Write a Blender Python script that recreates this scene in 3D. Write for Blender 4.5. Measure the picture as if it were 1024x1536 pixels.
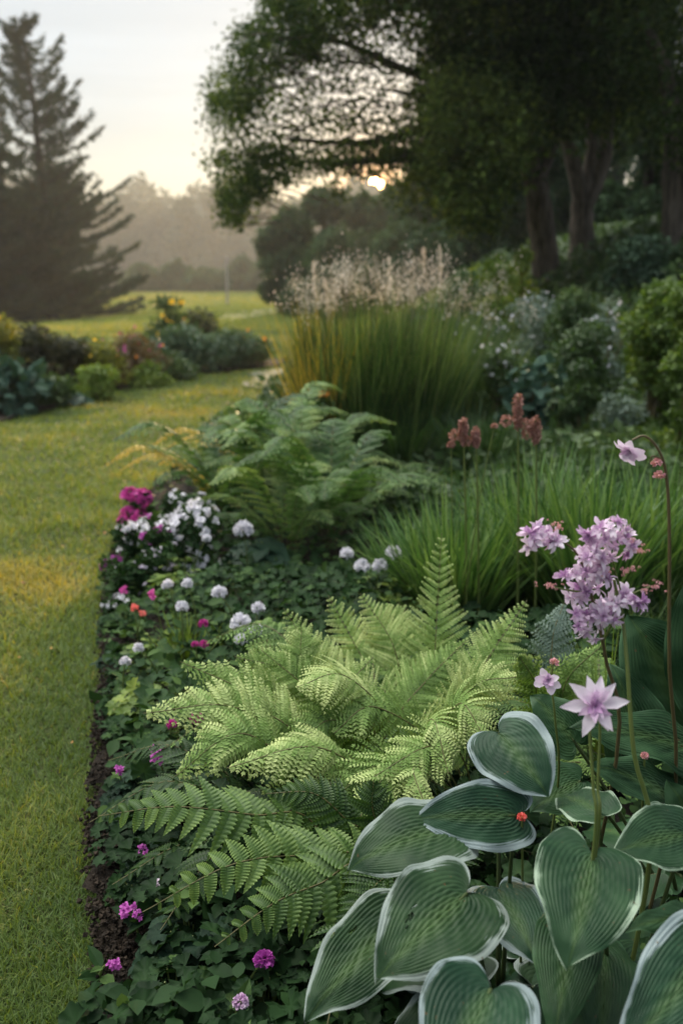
import bpy, math, random
import numpy as np
from mathutils import Vector

for o in list(bpy.data.objects):
    bpy.data.objects.remove(o)
SC = bpy.context.scene
COL = SC.collection
R = np.random.default_rng(7)
random.seed(7)

# ------------------------------------------------------------------ camera
PITCH = math.radians(12.8)
F = 1493.0
EYE = np.array([0.0, 0.0, 1.3])
cam = bpy.data.cameras.new("camera")
camo = bpy.data.objects.new("camera", cam)
COL.objects.link(camo)
camo.location = EYE
camo.rotation_euler = (math.pi / 2 - PITCH, 0, 0)
cam.sensor_fit = 'VERTICAL'
cam.sensor_height = 36.0
cam.lens = 35.0
cam.clip_start = 0.05
cam.clip_end = 6000
cam.dof.use_dof = True
cam.dof.focus_distance = 1.85
cam.dof.aperture_fstop = 3.4
cam.dof.aperture_blades = 0
SC.camera = camo

# ------------------------------------------------------------------ light and exposure
SUN_AZ = math.radians(1.85)
SUN_EL = math.radians(11)
DISC_EL = math.radians(5.45)


def dirv(az, el):
    return Vector((math.sin(az) * math.cos(el), math.cos(az) * math.cos(el), math.sin(el)))


W = bpy.data.worlds.new("World")
SC.world = W
W.use_nodes = True
nt = W.node_tree
nt.nodes.clear()


def nn(t, typ, **kw):
    n = t.nodes.new(typ)
    for k, v in kw.items():
        setattr(n, k, v)
    return n


wo = nn(nt, 'ShaderNodeOutputWorld')
sky = nn(nt, 'ShaderNodeTexSky', sky_type='NISHITA', sun_disc=False)
sky.sun_elevation = SUN_EL
sky.sun_rotation = SUN_AZ
sky.air_density = 1.0
sky.dust_density = 0.2
bg1 = nn(nt, 'ShaderNodeBackground')
bg1.inputs['Strength'].default_value = 0.05
nt.links.new(sky.outputs[0], bg1.inputs[0])
tc = nn(nt, 'ShaderNodeTexCoord')
sep = nn(nt, 'ShaderNodeSeparateXYZ')
nt.links.new(tc.outputs['Generated'], sep.inputs[0])
ramp = nn(nt, 'ShaderNodeValToRGB')
nt.links.new(sep.outputs['Z'], ramp.inputs[0])
cr = ramp.color_ramp
cr.elements[0].position = 0.0
cr.elements[0].color = (.08, .08, .10, 1)
cr.elements[1].position = 1.0
cr.elements[1].color = (.45, .52, .62, 1)
for p, c in ((.085, (.12, .13, .16, 1)), (.14, (.20, .23, .29, 1)), (.26, (.38, .41, .45, 1)), (.45, (.34, .38, .45, 1))):
    e = cr.elements.new(p)
    e.color = c
# thin high streaks of cloud
mp = nn(nt, 'ShaderNodeMapping')
mp.inputs['Scale'].default_value = (1.2, 1.2, 16)
nt.links.new(tc.outputs['Generated'], mp.inputs[0])
nz = nn(nt, 'ShaderNodeTexNoise')
nz.inputs['Scale'].default_value = 1.6
nz.inputs['Detail'].default_value = 4
nt.links.new(mp.outputs[0], nz.inputs['Vector'])
mr = nn(nt, 'ShaderNodeMapRange')
mr.inputs[1].default_value = .42
mr.inputs[2].default_value = .66
mr.inputs[3].default_value = .93
mr.inputs[4].default_value = 1.22
nt.links.new(nz.outputs[0], mr.inputs[0])
mul = nn(nt, 'ShaderNodeVectorMath', operation='SCALE')
nt.links.new(ramp.outputs[0], mul.inputs[0])
nt.links.new(mr.outputs[0], mul.inputs['Scale'])
# glow of the low sun in the sky round its disc
nrm = nn(nt, 'ShaderNodeVectorMath', operation='NORMALIZE')
nt.links.new(tc.outputs['Generated'], nrm.inputs[0])
dot = nn(nt, 'ShaderNodeVectorMath', operation='DOT_PRODUCT')
dot.inputs[1].default_value = dirv(SUN_AZ, DISC_EL)
nt.links.new(nrm.outputs[0], dot.inputs[0])
ac = nn(nt, 'ShaderNodeMath', operation='ARCCOSINE')
nt.links.new(dot.outputs['Value'], ac.inputs[0])
last = mul.outputs[0]
# made-up bright sky lobe added overhead, out of view, as a soft key light
dotc = nn(nt, 'ShaderNodeVectorMath', operation='DOT_PRODUCT')
dotc.inputs[1].default_value = Vector((-.30, .25, .92)).normalized()
nt.links.new(nrm.outputs[0], dotc.inputs[0])
acc = nn(nt, 'ShaderNodeMath', operation='ARCCOSINE')
nt.links.new(dotc.outputs['Value'], acc.inputs[0])
for src, sig, col in ((acc, .47, (9.8, 9.4, 8.6)), (ac, .10, (.42, .24, .06)), (ac, .028, (2.8, 1.15, .20))):
    m1 = nn(nt, 'ShaderNodeMath', operation='DIVIDE')
    m1.inputs[1].default_value = sig
    nt.links.new(src.outputs[0], m1.inputs[0])
    m2 = nn(nt, 'ShaderNodeMath', operation='POWER')
    m2.inputs[1].default_value = 2
    nt.links.new(m1.outputs[0], m2.inputs[0])
    m3 = nn(nt, 'ShaderNodeMath', operation='MULTIPLY')
    m3.inputs[1].default_value = -1
    nt.links.new(m2.outputs[0], m3.inputs[0])
    m4 = nn(nt, 'ShaderNodeMath', operation='EXPONENT')
    nt.links.new(m3.outputs[0], m4.inputs[0])
    sc_ = nn(nt, 'ShaderNodeVectorMath', operation='SCALE')
    sc_.inputs[0].default_value = col
    nt.links.new(m4.outputs[0], sc_.inputs['Scale'])
    ad = nn(nt, 'ShaderNodeVectorMath', operation='ADD')
    nt.links.new(last, ad.inputs[0])
    nt.links.new(sc_.outputs[0], ad.inputs[1])
    last = ad.outputs[0]
lt = nn(nt, 'ShaderNodeMath', operation='LESS_THAN')
lt.inputs[1].default_value = math.radians(.40)
nt.links.new(ac.outputs[0], lt.inputs[0])
sc_ = nn(nt, 'ShaderNodeVectorMath', operation='SCALE')
sc_.inputs[0].default_value = (170, 80, 22)
nt.links.new(lt.outputs[0], sc_.inputs['Scale'])
ad = nn(nt, 'ShaderNodeVectorMath', operation='ADD')
nt.links.new(last, ad.inputs[0])
nt.links.new(sc_.outputs[0], ad.inputs[1])
bg2 = nn(nt, 'ShaderNodeBackground')
bg2.inputs['Strength'].default_value = 1.0
nt.links.new(ad.outputs[0], bg2.inputs[0])
adds = nn(nt, 'ShaderNodeAddShader')
nt.links.new(bg1.outputs[0], adds.inputs[0])
nt.links.new(bg2.outputs[0], adds.inputs[1])
nt.links.new(adds.outputs[0], wo.inputs[0])
W.cycles.sampling_method = 'MANUAL'
W.cycles.sample_map_resolution = 2048

sun = bpy.data.lights.new("sun", 'SUN')
suno = bpy.data.objects.new("sun", sun)
COL.objects.link(suno)
sun.energy = 5.0
sun.angle = math.radians(.53)
sun.color = (1, .70, .36)
suno.rotation_euler = dirv(SUN_AZ, SUN_EL).to_track_quat('Z', 'Y').to_euler()
suno.location = (0, 60, 12)

SC.view_settings.view_transform = 'Standard'
SC.view_settings.look = 'None'
SC.view_settings.exposure = 0.0
SC.view_settings.gamma = 1.0
SC.render.engine = 'CYCLES'
cy = SC.cycles
cy.max_bounces = 5
cy.diffuse_bounces = 3
cy.glossy_bounces = 2
cy.transmission_bounces = 4
cy.transparent_max_bounces = 4
cy.volume_bounces = 1
cy.use_denoising = True
cy.sample_clamp_indirect = 4.0

# ------------------------------------------------------------------ pixel rays, terrain
FWD = np.array([0, math.cos(PITCH), -math.sin(PITCH)])
UP = np.array([0, math.sin(PITCH), math.cos(PITCH)])
RT = np.array([1.0, 0, 0])


def ray(px, py):
    return RT * ((px - 512) / F) + UP * ((768 - py) / F) + FWD


def at(px, py, D):
    """point on the ray of photo pixel (px, py) whose forward distance is D"""
    d = ray(px, py)
    return EYE + d * (D / d[1])


def at_z(px, py, z):
    d = ray(px, py)
    return EYE + d * ((z - EYE[2]) / d[2])


def project(P):
    q = P - EYE
    z = q @ FWD
    return 512 + F * (q @ RT) / z, 768 - F * (q @ UP) / z


def S(t):
    t = np.clip(t, 0, 1)
    return t * t * (3 - 2 * t)


_lat = np.random.default_rng(3).random((256, 256))


def vn(x, y, sc=1.0, seed=0):
    x = np.asarray(x, float) * sc + seed * 17.3 + 1000
    y = np.asarray(y, float) * sc + seed * 9.1 + 1000
    xi = np.floor(x).astype(int)
    yi = np.floor(y).astype(int)
    fx = S(x - xi)
    fy = S(y - yi)
    g = lambda a, b: _lat[a % 256, b % 256]
    return (g(xi, yi) * (1 - fx) + g(xi + 1, yi) * fx) * (1 - fy) + (g(xi, yi + 1) * (1 - fx) + g(xi + 1, yi + 1) * fx) * fy


def hgt(x, y):
    x = np.asarray(x, float)
    y = np.asarray(y, float)
    h = 2.2 * S(x / 6) * S((y - 4) / 10) * (1 - .5 * S((y - 30) / 60))
    h = h + .05 * (vn(x, y, .35, 2) - .5) * S(y / 8) + .012 * (vn(x, y, 2.0, 5) - .5)
    h = h - .55 * S((y - 20) / 30) * S((-x - 2) / 16) * (1 - S((y - 70) / 40))
    h = h + .35 * S((y - 70) / 60) - 1.2 * S((y - 135) / 150)
    return h


def G(px, py):
    d = ray(px, py)
    t = .5
    while t < 400:
        p = EYE + d * t
        if p[2] < hgt(p[0], p[1]):
            return p
        t += .02 + t * .002
    return p


# ------------------------------------------------------------------ materials
def mat(name):
    m = bpy.data.materials.new(name)
    m.use_nodes = True
    t = m.node_tree
    t.nodes.clear()
    out = nn(t, 'ShaderNodeOutputMaterial')
    p = nn(t, 'ShaderNodeBsdfPrincipled')
    t.links.new(p.outputs[0], out.inputs[0])
    return m, t, p, out


def ramp_node(t, src, stops):
    r = nn(t, 'ShaderNodeValToRGB')
    e = r.color_ramp.elements
    e[0].position, e[0].color = stops[0][0], (*stops[0][1], 1)
    e[1].position, e[1].color = stops[-1][0], (*stops[-1][1], 1)
    for p, c in stops[1:-1]:
        q = e.new(p)
        q.color = (*c, 1)
    t.links.new(src, r.inputs[0])
    return r


def leaf_mat(name, c0, c1, c2=None, rough=.5, tl=.35, spec=.35, nscale=30, bump=.0, tcol=(1.3, 1.25, .6)):
    """colour by the per-leaf attribute var (0..1), noise on top, some light through the leaf"""
    m, t, p, out = mat(name)
    a = nn(t, 'ShaderNodeAttribute', attribute_name='var')
    stops = [(0, c0), (1, c1)] if c2 is None else [(0, c0), (.55, c1), (1, c2)]
    geo = nn(t, 'ShaderNodeTexCoord')
    n = nn(t, 'ShaderNodeTexNoise')
    n.inputs['Scale'].default_value = nscale
    n.inputs['Detail'].default_value = 3
    t.links.new(geo.outputs['Object'], n.inputs['Vector'])
    mx = nn(t, 'ShaderNodeMath', operation='MULTIPLY_ADD')
    mx.inputs[1].default_value = .7
    mx.inputs[2].default_value = -.35
    t.links.new(n.outputs[0], mx.inputs[0])
    ad = nn(t, 'ShaderNodeMath', operation='ADD', use_clamp=True)
    t.links.new(a.outputs['Fac'], ad.inputs[0])
    t.links.new(mx.outputs[0], ad.inputs[1])
    r = ramp_node(t, ad.outputs[0], stops)
    t.links.new(r.outputs[0], p.inputs['Base Color'])
    p.inputs['Roughness'].default_value = rough
    p.inputs['Specular IOR Level'].default_value = spec
    if bump:
        b = nn(t, 'ShaderNodeBump')
        b.inputs['Strength'].default_value = bump
        b.inputs['Distance'].default_value = .002
        t.links.new(n.outputs[0], b.inputs['Height'])
        t.links.new(b.outputs[0], p.inputs['Normal'])
    if tl:
        tr = nn(t, 'ShaderNodeBsdfTranslucent')
        mm = nn(t, 'ShaderNodeVectorMath', operation='MULTIPLY')
        mm.inputs[1].default_value = tcol
        t.links.new(r.outputs[0], mm.inputs[0])
        t.links.new(mm.outputs[0], tr.inputs[0])
        mix = nn(t, 'ShaderNodeMixShader')
        mix.inputs[0].default_value = tl
        t.links.new(p.outputs[0], mix.inputs[1])
        t.links.new(tr.outputs[0], mix.inputs[2])
        t.links.new(mix.outputs[0], out.inputs[0])
    return m


def rough_mat(name, c0, c1, scale=8, rough=.9, bump=.5, stretch=(1, 1, 1), dist=.02, detail=8, mid=(.35, .65)):
    m, t, p, out = mat(name)
    tcn = nn(t, 'ShaderNodeTexCoord')
    mpn = nn(t, 'ShaderNodeMapping')
    mpn.inputs['Scale'].default_value = stretch
    t.links.new(tcn.outputs['Object'], mpn.inputs[0])
    n = nn(t, 'ShaderNodeTexNoise')
    n.inputs['Scale'].default_value = scale
    n.inputs['Detail'].default_value = detail
    n.inputs['Roughness'].default_value = .65
    t.links.new(mpn.outputs[0], n.inputs['Vector'])
    r = ramp_node(t, n.outputs[0], [(mid[0], c0), (mid[1], c1)])
    t.links.new(r.outputs[0], p.inputs['Base Color'])
    p.inputs['Roughness'].default_value = rough
    p.inputs['Specular IOR Level'].default_value = .2
    b = nn(t, 'ShaderNodeBump')
    b.inputs['Strength'].default_value = bump
    b.inputs['Distance'].default_value = dist
    t.links.new(n.outputs[0], b.inputs['Height'])
    t.links.new(b.outputs[0], p.inputs['Normal'])
    return m


M = {}
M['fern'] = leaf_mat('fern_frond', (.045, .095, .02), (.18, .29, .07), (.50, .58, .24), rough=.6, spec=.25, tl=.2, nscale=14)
M['fernblue'] = leaf_mat('border_fern_frond', (.020, .062, .016), (.10, .195, .05), (.29, .38, .12), rough=.5, tl=.3, nscale=8)
M['ferngold'] = leaf_mat('golden_fern_frond', (.35, .26, .03), (.55, .40, .05), tl=.4)
M['sword'] = leaf_mat('sword_fern_frond', (.018, .052, .012), (.075, .145, .03), (.20, .30, .075), rough=.5, tl=.3, nscale=60, bump=.3)
M['rachis'] = leaf_mat('fern_rachis', (.07, .07, .025), (.14, .12, .04), tl=0)
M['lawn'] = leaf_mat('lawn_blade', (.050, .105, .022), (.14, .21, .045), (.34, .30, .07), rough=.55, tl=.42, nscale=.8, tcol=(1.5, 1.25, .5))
M['sedge'] = leaf_mat('sedge_blade', (.016, .04, .016), (.035, .08, .028), (.07, .12, .04), rough=.5, tl=.3, nscale=5)
M['iris'] = leaf_mat('iris_blade', (.030, .085, .022), (.10, .20, .055), (.21, .32, .10), rough=.42, tl=.3, nscale=5)
M['reed'] = leaf_mat('reed_blade', (.014, .038, .010), (.05, .11, .03), (.21, .28, .10), rough=.55, tl=.35, nscale=3)
M['backlitreed'] = leaf_mat('backlight_tinted_reed', (.13, .14, .02), (.34, .27, .05), (.62, .42, .09), rough=.6, tl=.5, nscale=3)  # copy of the reed with golden backlight put into its colour
M['plume'] = leaf_mat('plume', (.50, .46, .37), (.76, .70, .60), (.90, .86, .78), rough=.9, tl=.5, nscale=5, tcol=(1, .9, .8))
M['seedy'] = leaf_mat('seed_spike', (.16, .14, .07), (.30, .26, .14), rough=.9, tl=.4)
M['cover'] = leaf_mat('ground_cover_leaf', (.007, .022, .007), (.024, .060, .018), (.085, .15, .04), rough=.6, spec=.12, tl=.25, nscale=6)
M['coverblue'] = leaf_mat('dull_blue_green_leaf', (.007, .020, .011), (.018, .044, .024), (.045, .085, .045), rough=.6, spec=.12, tl=.2, nscale=6)
M['lime'] = leaf_mat('yellow_green_leaf', (.07, .13, .02), (.14, .22, .035), (.25, .32, .06), rough=.5, tl=.35, nscale=6)
M['limedark'] = leaf_mat('lime_shrub_leaf', (.035, .075, .012), (.085, .15, .022), (.22, .28, .045), rough=.55, tl=.35, nscale=2)
M['shrub'] = leaf_mat('shrub_leaf', (.018, .044, .014), (.055, .105, .032), (.13, .20, .06), rough=.5, tl=.3, nscale=2)
M['shrubdark'] = leaf_mat('dark_shrub_leaf', (.016, .022, .012), (.035, .045, .02), (.08, .07, .03), rough=.5, tl=.3, nscale=2)
M['silver'] = leaf_mat('silvery_leaf', (.08, .13, .10), (.15, .21, .17), (.25, .32, .26), rough=.6, tl=.2, nscale=3)
M['bigteal'] = leaf_mat('broad_teal_leaf', (.020, .055, .038), (.04, .085, .06), (.07, .13, .095), rough=.6, spec=.15, tl=.15, nscale=4)
M['teal'] = leaf_mat('blue_green_shrub_leaf', (.026, .060, .034), (.052, .105, .058), (.10, .17, .095), rough=.5, tl=.25, nscale=3)
M['gold'] = leaf_mat('golden_shrub_leaf', (.07, .11, .02), (.16, .18, .03), (.36, .29, .05), rough=.5, tl=.45, nscale=3)
M['ruddy'] = leaf_mat('ruddy_shrub_leaf', (.05, .045, .02), (.10, .07, .03), (.16, .09, .04), rough=.5, tl=.35, nscale=3)
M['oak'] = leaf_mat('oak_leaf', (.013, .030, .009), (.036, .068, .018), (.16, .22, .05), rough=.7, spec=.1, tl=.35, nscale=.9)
M['wood'] = leaf_mat('woodland_leaf', (.014, .036, .018), (.034, .070, .034), (.07, .12, .055), rough=.75, spec=.1, tl=.3, nscale=.4)
M['needle'] = leaf_mat('pine_needles', (.012, .030, .018), (.026, .050, .030), (.048, .075, .045), rough=.8, spec=.1, tl=.2, nscale=.7)
M['far'] = leaf_mat('far_wood_leaf', (.025, .045, .025), (.045, .07, .035), rough=.7, tl=.2, nscale=.1)
M['white'] = leaf_mat('white_petal', (.62, .60, .68), (.86, .85, .88), rough=.6, tl=.35, nscale=20, tcol=(1, 1, 1))
M['blush'] = leaf_mat('pale_lilac_petal', (.60, .52, .66), (.78, .72, .80), rough=.6, tl=.35, nscale=20, tcol=(1, 1, 1))
M['pink'] = leaf_mat('magenta_petal', (.42, .03, .22), (.68, .09, .42), rough=.5, tl=.35, nscale=20, tcol=(1, .8, .9))
M['purplepink'] = leaf_mat('purple_pink_petal', (.33, .04, .30), (.60, .13, .52), rough=.5, tl=.35, nscale=20, tcol=(1, .8, 1))
M['red'] = leaf_mat('coral_petal', (.55, .07, .07), (.75, .16, .14), rough=.5, tl=.3)
M['lilac'] = leaf_mat('lilac_petal', (.50, .27, .50), (.76, .58, .74), (.92, .83, .90), rough=.6, tl=.35, nscale=45, tcol=(1, .9, 1))
M['rose'] = leaf_mat('rosy_bud', (.36, .13, .18), (.58, .28, .36), (.74, .44, .46), rough=.6, tl=.25)
M['dusty'] = leaf_mat('dusty_pink_seed', (.26, .12, .10), (.42, .21, .18), (.55, .32, .27), rough=.8, tl=.15)
M['yellow'] = leaf_mat('yellow_petal', (.62, .42, .04), (.80, .58, .08), rough=.6, tl=.4)
M['orange'] = leaf_mat('orange_petal', (.70, .20, .03), (.85, .36, .06), rough=.6, tl=.4)
M['stem'] = leaf_mat('green_stem', (.08, .12, .03), (.16, .19, .05), rough=.45, tl=0, nscale=25)
M['petiole'] = leaf_mat('leaf_stalk', (.03, .05, .015), (.06, .085, .025), tl=0, nscale=25)
M['brownstem'] = leaf_mat('brown_stem', (.06, .045, .02), (.13, .10, .04), rough=.45, tl=0, nscale=25)
M['bark'] = rough_mat('bark', (.045, .037, .030), (.20, .165, .135), scale=5, bump=1, stretch=(3, 3, .5), dist=.05)
M['farbark'] = rough_mat('dull_bark', (.02, .016, .012), (.05, .042, .034), scale=2, bump=.5)
M['soil'] = rough_mat('soil', (.005, .004, .003), (.026, .019, .013), scale=22, bump=1, dist=.03)
M['ground'] = rough_mat('grassy_ground', (.022, .030, .007), (.050, .062, .016), scale=1.2, bump=.3, detail=10)
M['gravel'] = rough_mat('pale_gravel', (.08, .09, .045), (.20, .20, .17), scale=3, bump=.6)
M['post'] = rough_mat('weathered_post', (.25, .25, .25), (.40, .40, .39), scale=12, bump=.2)
M['litter'] = leaf_mat('fallen_leaf', (.16, .07, .02), (.34, .18, .05), (.45, .30, .10), rough=.7, tl=.2)
M['grit'] = rough_mat('soil_crumb', (.006, .0045, .003), (.042, .030, .020), scale=40, bump=.5)


def hosta_mat(name, c0, c1, margin=(.24, .30, .30), mw=.16, light=(.085, .15, .045)):
    """u runs along the leaf, v from the midrib (0) to the edge (1)"""
    m, t, p, out = mat(name)
    uv = nn(t, 'ShaderNodeUVMap', uv_map='uv')
    sp = nn(t, 'ShaderNodeSeparateXYZ')
    t.links.new(uv.outputs[0], sp.inputs[0])
    tcn = nn(t, 'ShaderNodeTexCoord')
    n = nn(t, 'ShaderNodeTexNoise')
    n.inputs['Scale'].default_value = 55
    n.inputs['Detail'].default_value = 5
    t.links.new(tcn.outputs['Object'], n.inputs['Vector'])
    n2 = nn(t, 'ShaderNodeTexNoise')
    n2.inputs['Scale'].default_value = 14
    n2.inputs['Detail'].default_value = 3
    t.links.new(tcn.outputs['Object'], n2.inputs['Vector'])
    base = ramp_node(t, n2.outputs[0], [(.35, c0), (.65, c1)])
    # veins: thin paler lines where the geometry dips
    mv = nn(t, 'ShaderNodeMath', operation='MULTIPLY')
    mv.inputs[1].default_value = 2 * math.pi * 11
    t.links.new(sp.outputs['Y'], mv.inputs[0])
    cs = nn(t, 'ShaderNodeMath', operation='COSINE')
    t.links.new(mv.outputs[0], cs.inputs[0])
    vr = nn(t, 'ShaderNodeMapRange')
    vr.inputs[1].default_value = .75
    vr.inputs[2].default_value = 1.0
    vr.inputs[3].default_value = 0
    vr.inputs[4].default_value = .38
    t.links.new(cs.outputs[0], vr.inputs[0])
    mixv = nn(t, 'ShaderNodeMix', data_type='RGBA')
    mixv.inputs[7].default_value = (*[k * .55 for k in c0], 1)
    t.links.new(vr.outputs[0], mixv.inputs[0])
    t.links.new(base.outputs[0], mixv.inputs[6])
    # yellow-green flare near the midrib
    fl = nn(t, 'ShaderNodeMapRange')
    fl.inputs[1].default_value = .0
    fl.inputs[2].default_value = .30
    fl.inputs[3].default_value = .45
    fl.inputs[4].default_value = .0
    t.links.new(sp.outputs['Y'], fl.inputs[0])
    mixf = nn(t, 'ShaderNodeMix', data_type='RGBA')
    mixf.inputs[7].default_value = (*light, 1)
    t.links.new(fl.outputs[0], mixf.inputs[0])
    t.links.new(mixv.outputs[2], mixf.inputs[6])
    # pale margin feathering inwards along the veins
    mpu = nn(t, 'ShaderNodeMapping')
    mpu.inputs['Scale'].default_value = (5, 34, 1)
    t.links.new(uv.outputs[0], mpu.inputs[0])
    nu = nn(t, 'ShaderNodeTexNoise')
    nu.inputs['Scale'].default_value = 1.0
    nu.inputs['Detail'].default_value = 3
    t.links.new(mpu.outputs[0], nu.inputs['Vector'])
    na = nn(t, 'ShaderNodeMath', operation='MULTIPLY_ADD')
    na.inputs[1].default_value = .62
    t.links.new(n2.outputs[0], na.inputs[0])
    t.links.new(sp.outputs['Y'], na.inputs[2])
    nb = nn(t, 'ShaderNodeMath', operation='MULTIPLY_ADD')
    nb.inputs[1].default_value = .40
    t.links.new(nu.outputs[0], nb.inputs[0])
    t.links.new(na.outputs[0], nb.inputs[2])
    mg = nn(t, 'ShaderNodeMapRange')
    mg.inputs[1].default_value = 1.49 - mw
    mg.inputs[2].default_value = 1.56 - mw
    t.links.new(nb.outputs[0], mg.inputs[0])
    mixm = nn(t, 'ShaderNodeMix', data_type='RGBA')
    mixm.inputs[7].default_value = (*margin, 1)
    t.links.new(mg.outputs[0], mixm.inputs[0])
    t.links.new(mixf.outputs[2], mixm.inputs[6])
    # small brown specks and scars
    vs = nn(t, 'ShaderNodeTexNoise')
    vs.inputs['Scale'].default_value = 95
    vs.inputs['Detail'].default_value = 2
    t.links.new(tcn.outputs['Object'], vs.inputs['Vector'])
    vm = nn(t, 'ShaderNodeMapRange')
    vm.inputs[1].default_value = .73
    vm.inputs[2].default_value = .77
    t.links.new(vs.outputs[0], vm.inputs[0])
    mixs = nn(t, 'ShaderNodeMix', data_type='RGBA')
    mixs.inputs[7].default_value = (.10, .065, .03, 1)
    t.links.new(vm.outputs[0], mixs.inputs[0])
    t.links.new(mixm.outputs[2], mixs.inputs[6])
    mixm = mixs
    t.links.new(mixm.outputs[2], p.inputs['Base Color'])
    p.inputs['Roughness'].default_value = .42
    p.inputs['Specular IOR Level'].default_value = .14
    b = nn(t, 'ShaderNodeBump')
    b.inputs['Strength'].default_value = .35
    b.inputs['Distance'].default_value = .002
    t.links.new(n.outputs[0], b.inputs['Height'])
    t.links.new(b.outputs[0], p.inputs['Normal'])
    tr = nn(t, 'ShaderNodeBsdfTranslucent')
    t.links.new(mixm.outputs[2], tr.inputs[0])
    mix = nn(t, 'ShaderNodeMixShader')
    mix.inputs[0].default_value = .15
    t.links.new(p.outputs[0], mix.inputs[1])
    t.links.new(tr.outputs[0], mix.inputs[2])
    t.links.new(mix.outputs[0], out.inputs[0])
    return m


M['hosta'] = hosta_mat('variegated_hosta_leaf', (.010, .035, .018), (.030, .074, .038), mw=.17)
M['hosta2'] = hosta_mat('olive_variegated_hosta_leaf', (.013, .037, .015), (.034, .072, .029), margin=(.24, .29, .26), mw=.13)
M['hostaline'] = hosta_mat('thin_edged_hosta_leaf', (.014, .042, .019), (.036, .082, .036), margin=(.34, .44, .32), mw=.05)
M['hostaplain'] = hosta_mat('plain_hosta_leaf', (.015, .044, .018), (.034, .078, .032), margin=(.05, .11, .05), mw=.0)


# ------------------------------------------------------------------ geometry helpers
class Geo:
    def __init__(s):
        s.V, s.Fs, s.var, s.uv, s.n = [], [], [], [], 0

    def add(s, V, F, var=None, uv=None):
        V = np.asarray(V, float)
        F = np.asarray(F, int)
        s.V.append(V)
        s.Fs.append(F + s.n)
        s.var.append(np.full(len(V), .5) if var is None else (np.full(len(V), float(var)) if np.ndim(var) == 0 else np.asarray(var, float)))
        s.uv.append(np.zeros((len(V), 2)) if uv is None else uv)
        s.n += len(V)

    def build(s, name, m, parent=None, smooth=True, org=None, use_uv=False):
        V = np.concatenate(s.V)
        if org is None:
            org = np.zeros(3)
            q = parent
            while q is not None:
                org = org + np.array(q.location)
                q = q.parent
        V = V - org
        me = bpy.data.meshes.new(name)
        me.vertices.add(len(V))
        me.vertices.foreach_set('co', V.astype(np.float32).ravel())
        loops = np.concatenate([f.ravel() for f in s.Fs]).astype(np.int32)
        tot = np.concatenate([np.full(len(f), f.shape[1]) for f in s.Fs]).astype(np.int32)
        st = np.concatenate([[0], np.cumsum(tot)[:-1]]).astype(np.int32)
        me.loops.add(len(loops))
        me.loops.foreach_set('vertex_index', loops)
        me.polygons.add(len(tot))
        me.polygons.foreach_set('loop_start', st)
        me.polygons.foreach_set('loop_total', tot)
        me.polygons.foreach_set('use_smooth', np.full(len(tot), smooth))
        me.update(calc_edges=True)
        a = me.attributes.new('var', 'FLOAT', 'POINT')
        a.data.foreach_set('value', np.clip(np.concatenate(s.var), 0, 1).astype(np.float32))
        if use_uv:
            uvl = me.uv_layers.new(name='uv')
            uvl.data.foreach_set('uv', np.concatenate(s.uv)[loops].astype(np.float32).ravel())
        me.materials.append(m)
        o = bpy.data.objects.new(name, me)
        COL.objects.link(o)
        if parent is not None:
            o.parent = parent
        elif np.any(org):
            o.location = org
        return o


def tag(o, label=None, cat=None, group=None, kind=None):
    for k, v in (('label', label), ('category', cat), ('group', group), ('kind', kind)):
        if v:
            o[k] = v
    return o


USED = set()


def thing(name, label, cat, loc, group=None):
    o = bpy.data.objects.new(name, None)
    COL.objects.link(o)
    o.location = [float(v) for v in loc]
    o.empty_display_size = .1
    return tag(o, label, cat, group)


def unit(v):
    v = np.asarray(v, float)
    return v / np.maximum(np.linalg.norm(v, axis=-1, keepdims=True), 1e-9)


def tube(g, pts, rad, sides=6, var=.5):
    pts = np.asarray(pts, float)
    n = len(pts)
    rad = np.broadcast_to(rad, (n,)) if np.ndim(rad) else np.full(n, rad)
    T = unit(np.gradient(pts, axis=0))
    ref = np.array([0.31, .17, .2]) if abs(T[0][2]) > .8 else np.array([0, 0, 1.0])
    A = unit(np.cross(T, ref))
    B = np.cross(T, A)
    th = np.linspace(0, 2 * math.pi, sides, endpoint=False)
    V = pts[:, None] + rad[:, None, None] * (np.cos(th)[None, :, None] * A[:, None] + np.sin(th)[None, :, None] * B[:, None])
    V = V.reshape(-1, 3)
    i = np.arange(n - 1)[:, None] * sides
    j = np.arange(sides)[None]
    k = (j + 1) % sides
    Fq = np.stack([i + j, i + k, i + sides + k, i + sides + j], -1).reshape(-1, 4)
    g.add(V, Fq, var)
    g.add(np.array([V[-sides:].mean(0), *V[-sides:]]), [[0, 1 + a, 1 + (a + 1) % sides] for a in range(sides)], var)


def bez(p0, p1, p2, n=12):
    t = np.linspace(0, 1, n)[:, None]
    p0, p1, p2 = map(lambda q: np.asarray(q, float), (p0, p1, p2))
    return (1 - t) ** 2 * p0 + 2 * t * (1 - t) * p1 + t * t * p2


def spline(P, n=20):
    """Catmull-Rom through the points"""
    P = np.asarray(P, float)
    Q = np.vstack([2 * P[0] - P[1], P, 2 * P[-1] - P[-2]])
    t = np.linspace(0, len(P) - 1 - 1e-9, n)
    i = t.astype(int)
    f = (t - i)[:, None]
    a, b, c, d = Q[i], Q[i + 1], Q[i + 2], Q[i + 3]
    return .5 * (2 * b + (c - a) * f + (2 * a - 5 * b + 4 * c - d) * f ** 2 + (3 * b - a - 3 * c + d) * f ** 3)


# leaf templates: x across, y along, z normal (unit length)
def T_(V, F):
    return np.array(V, float), F


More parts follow.
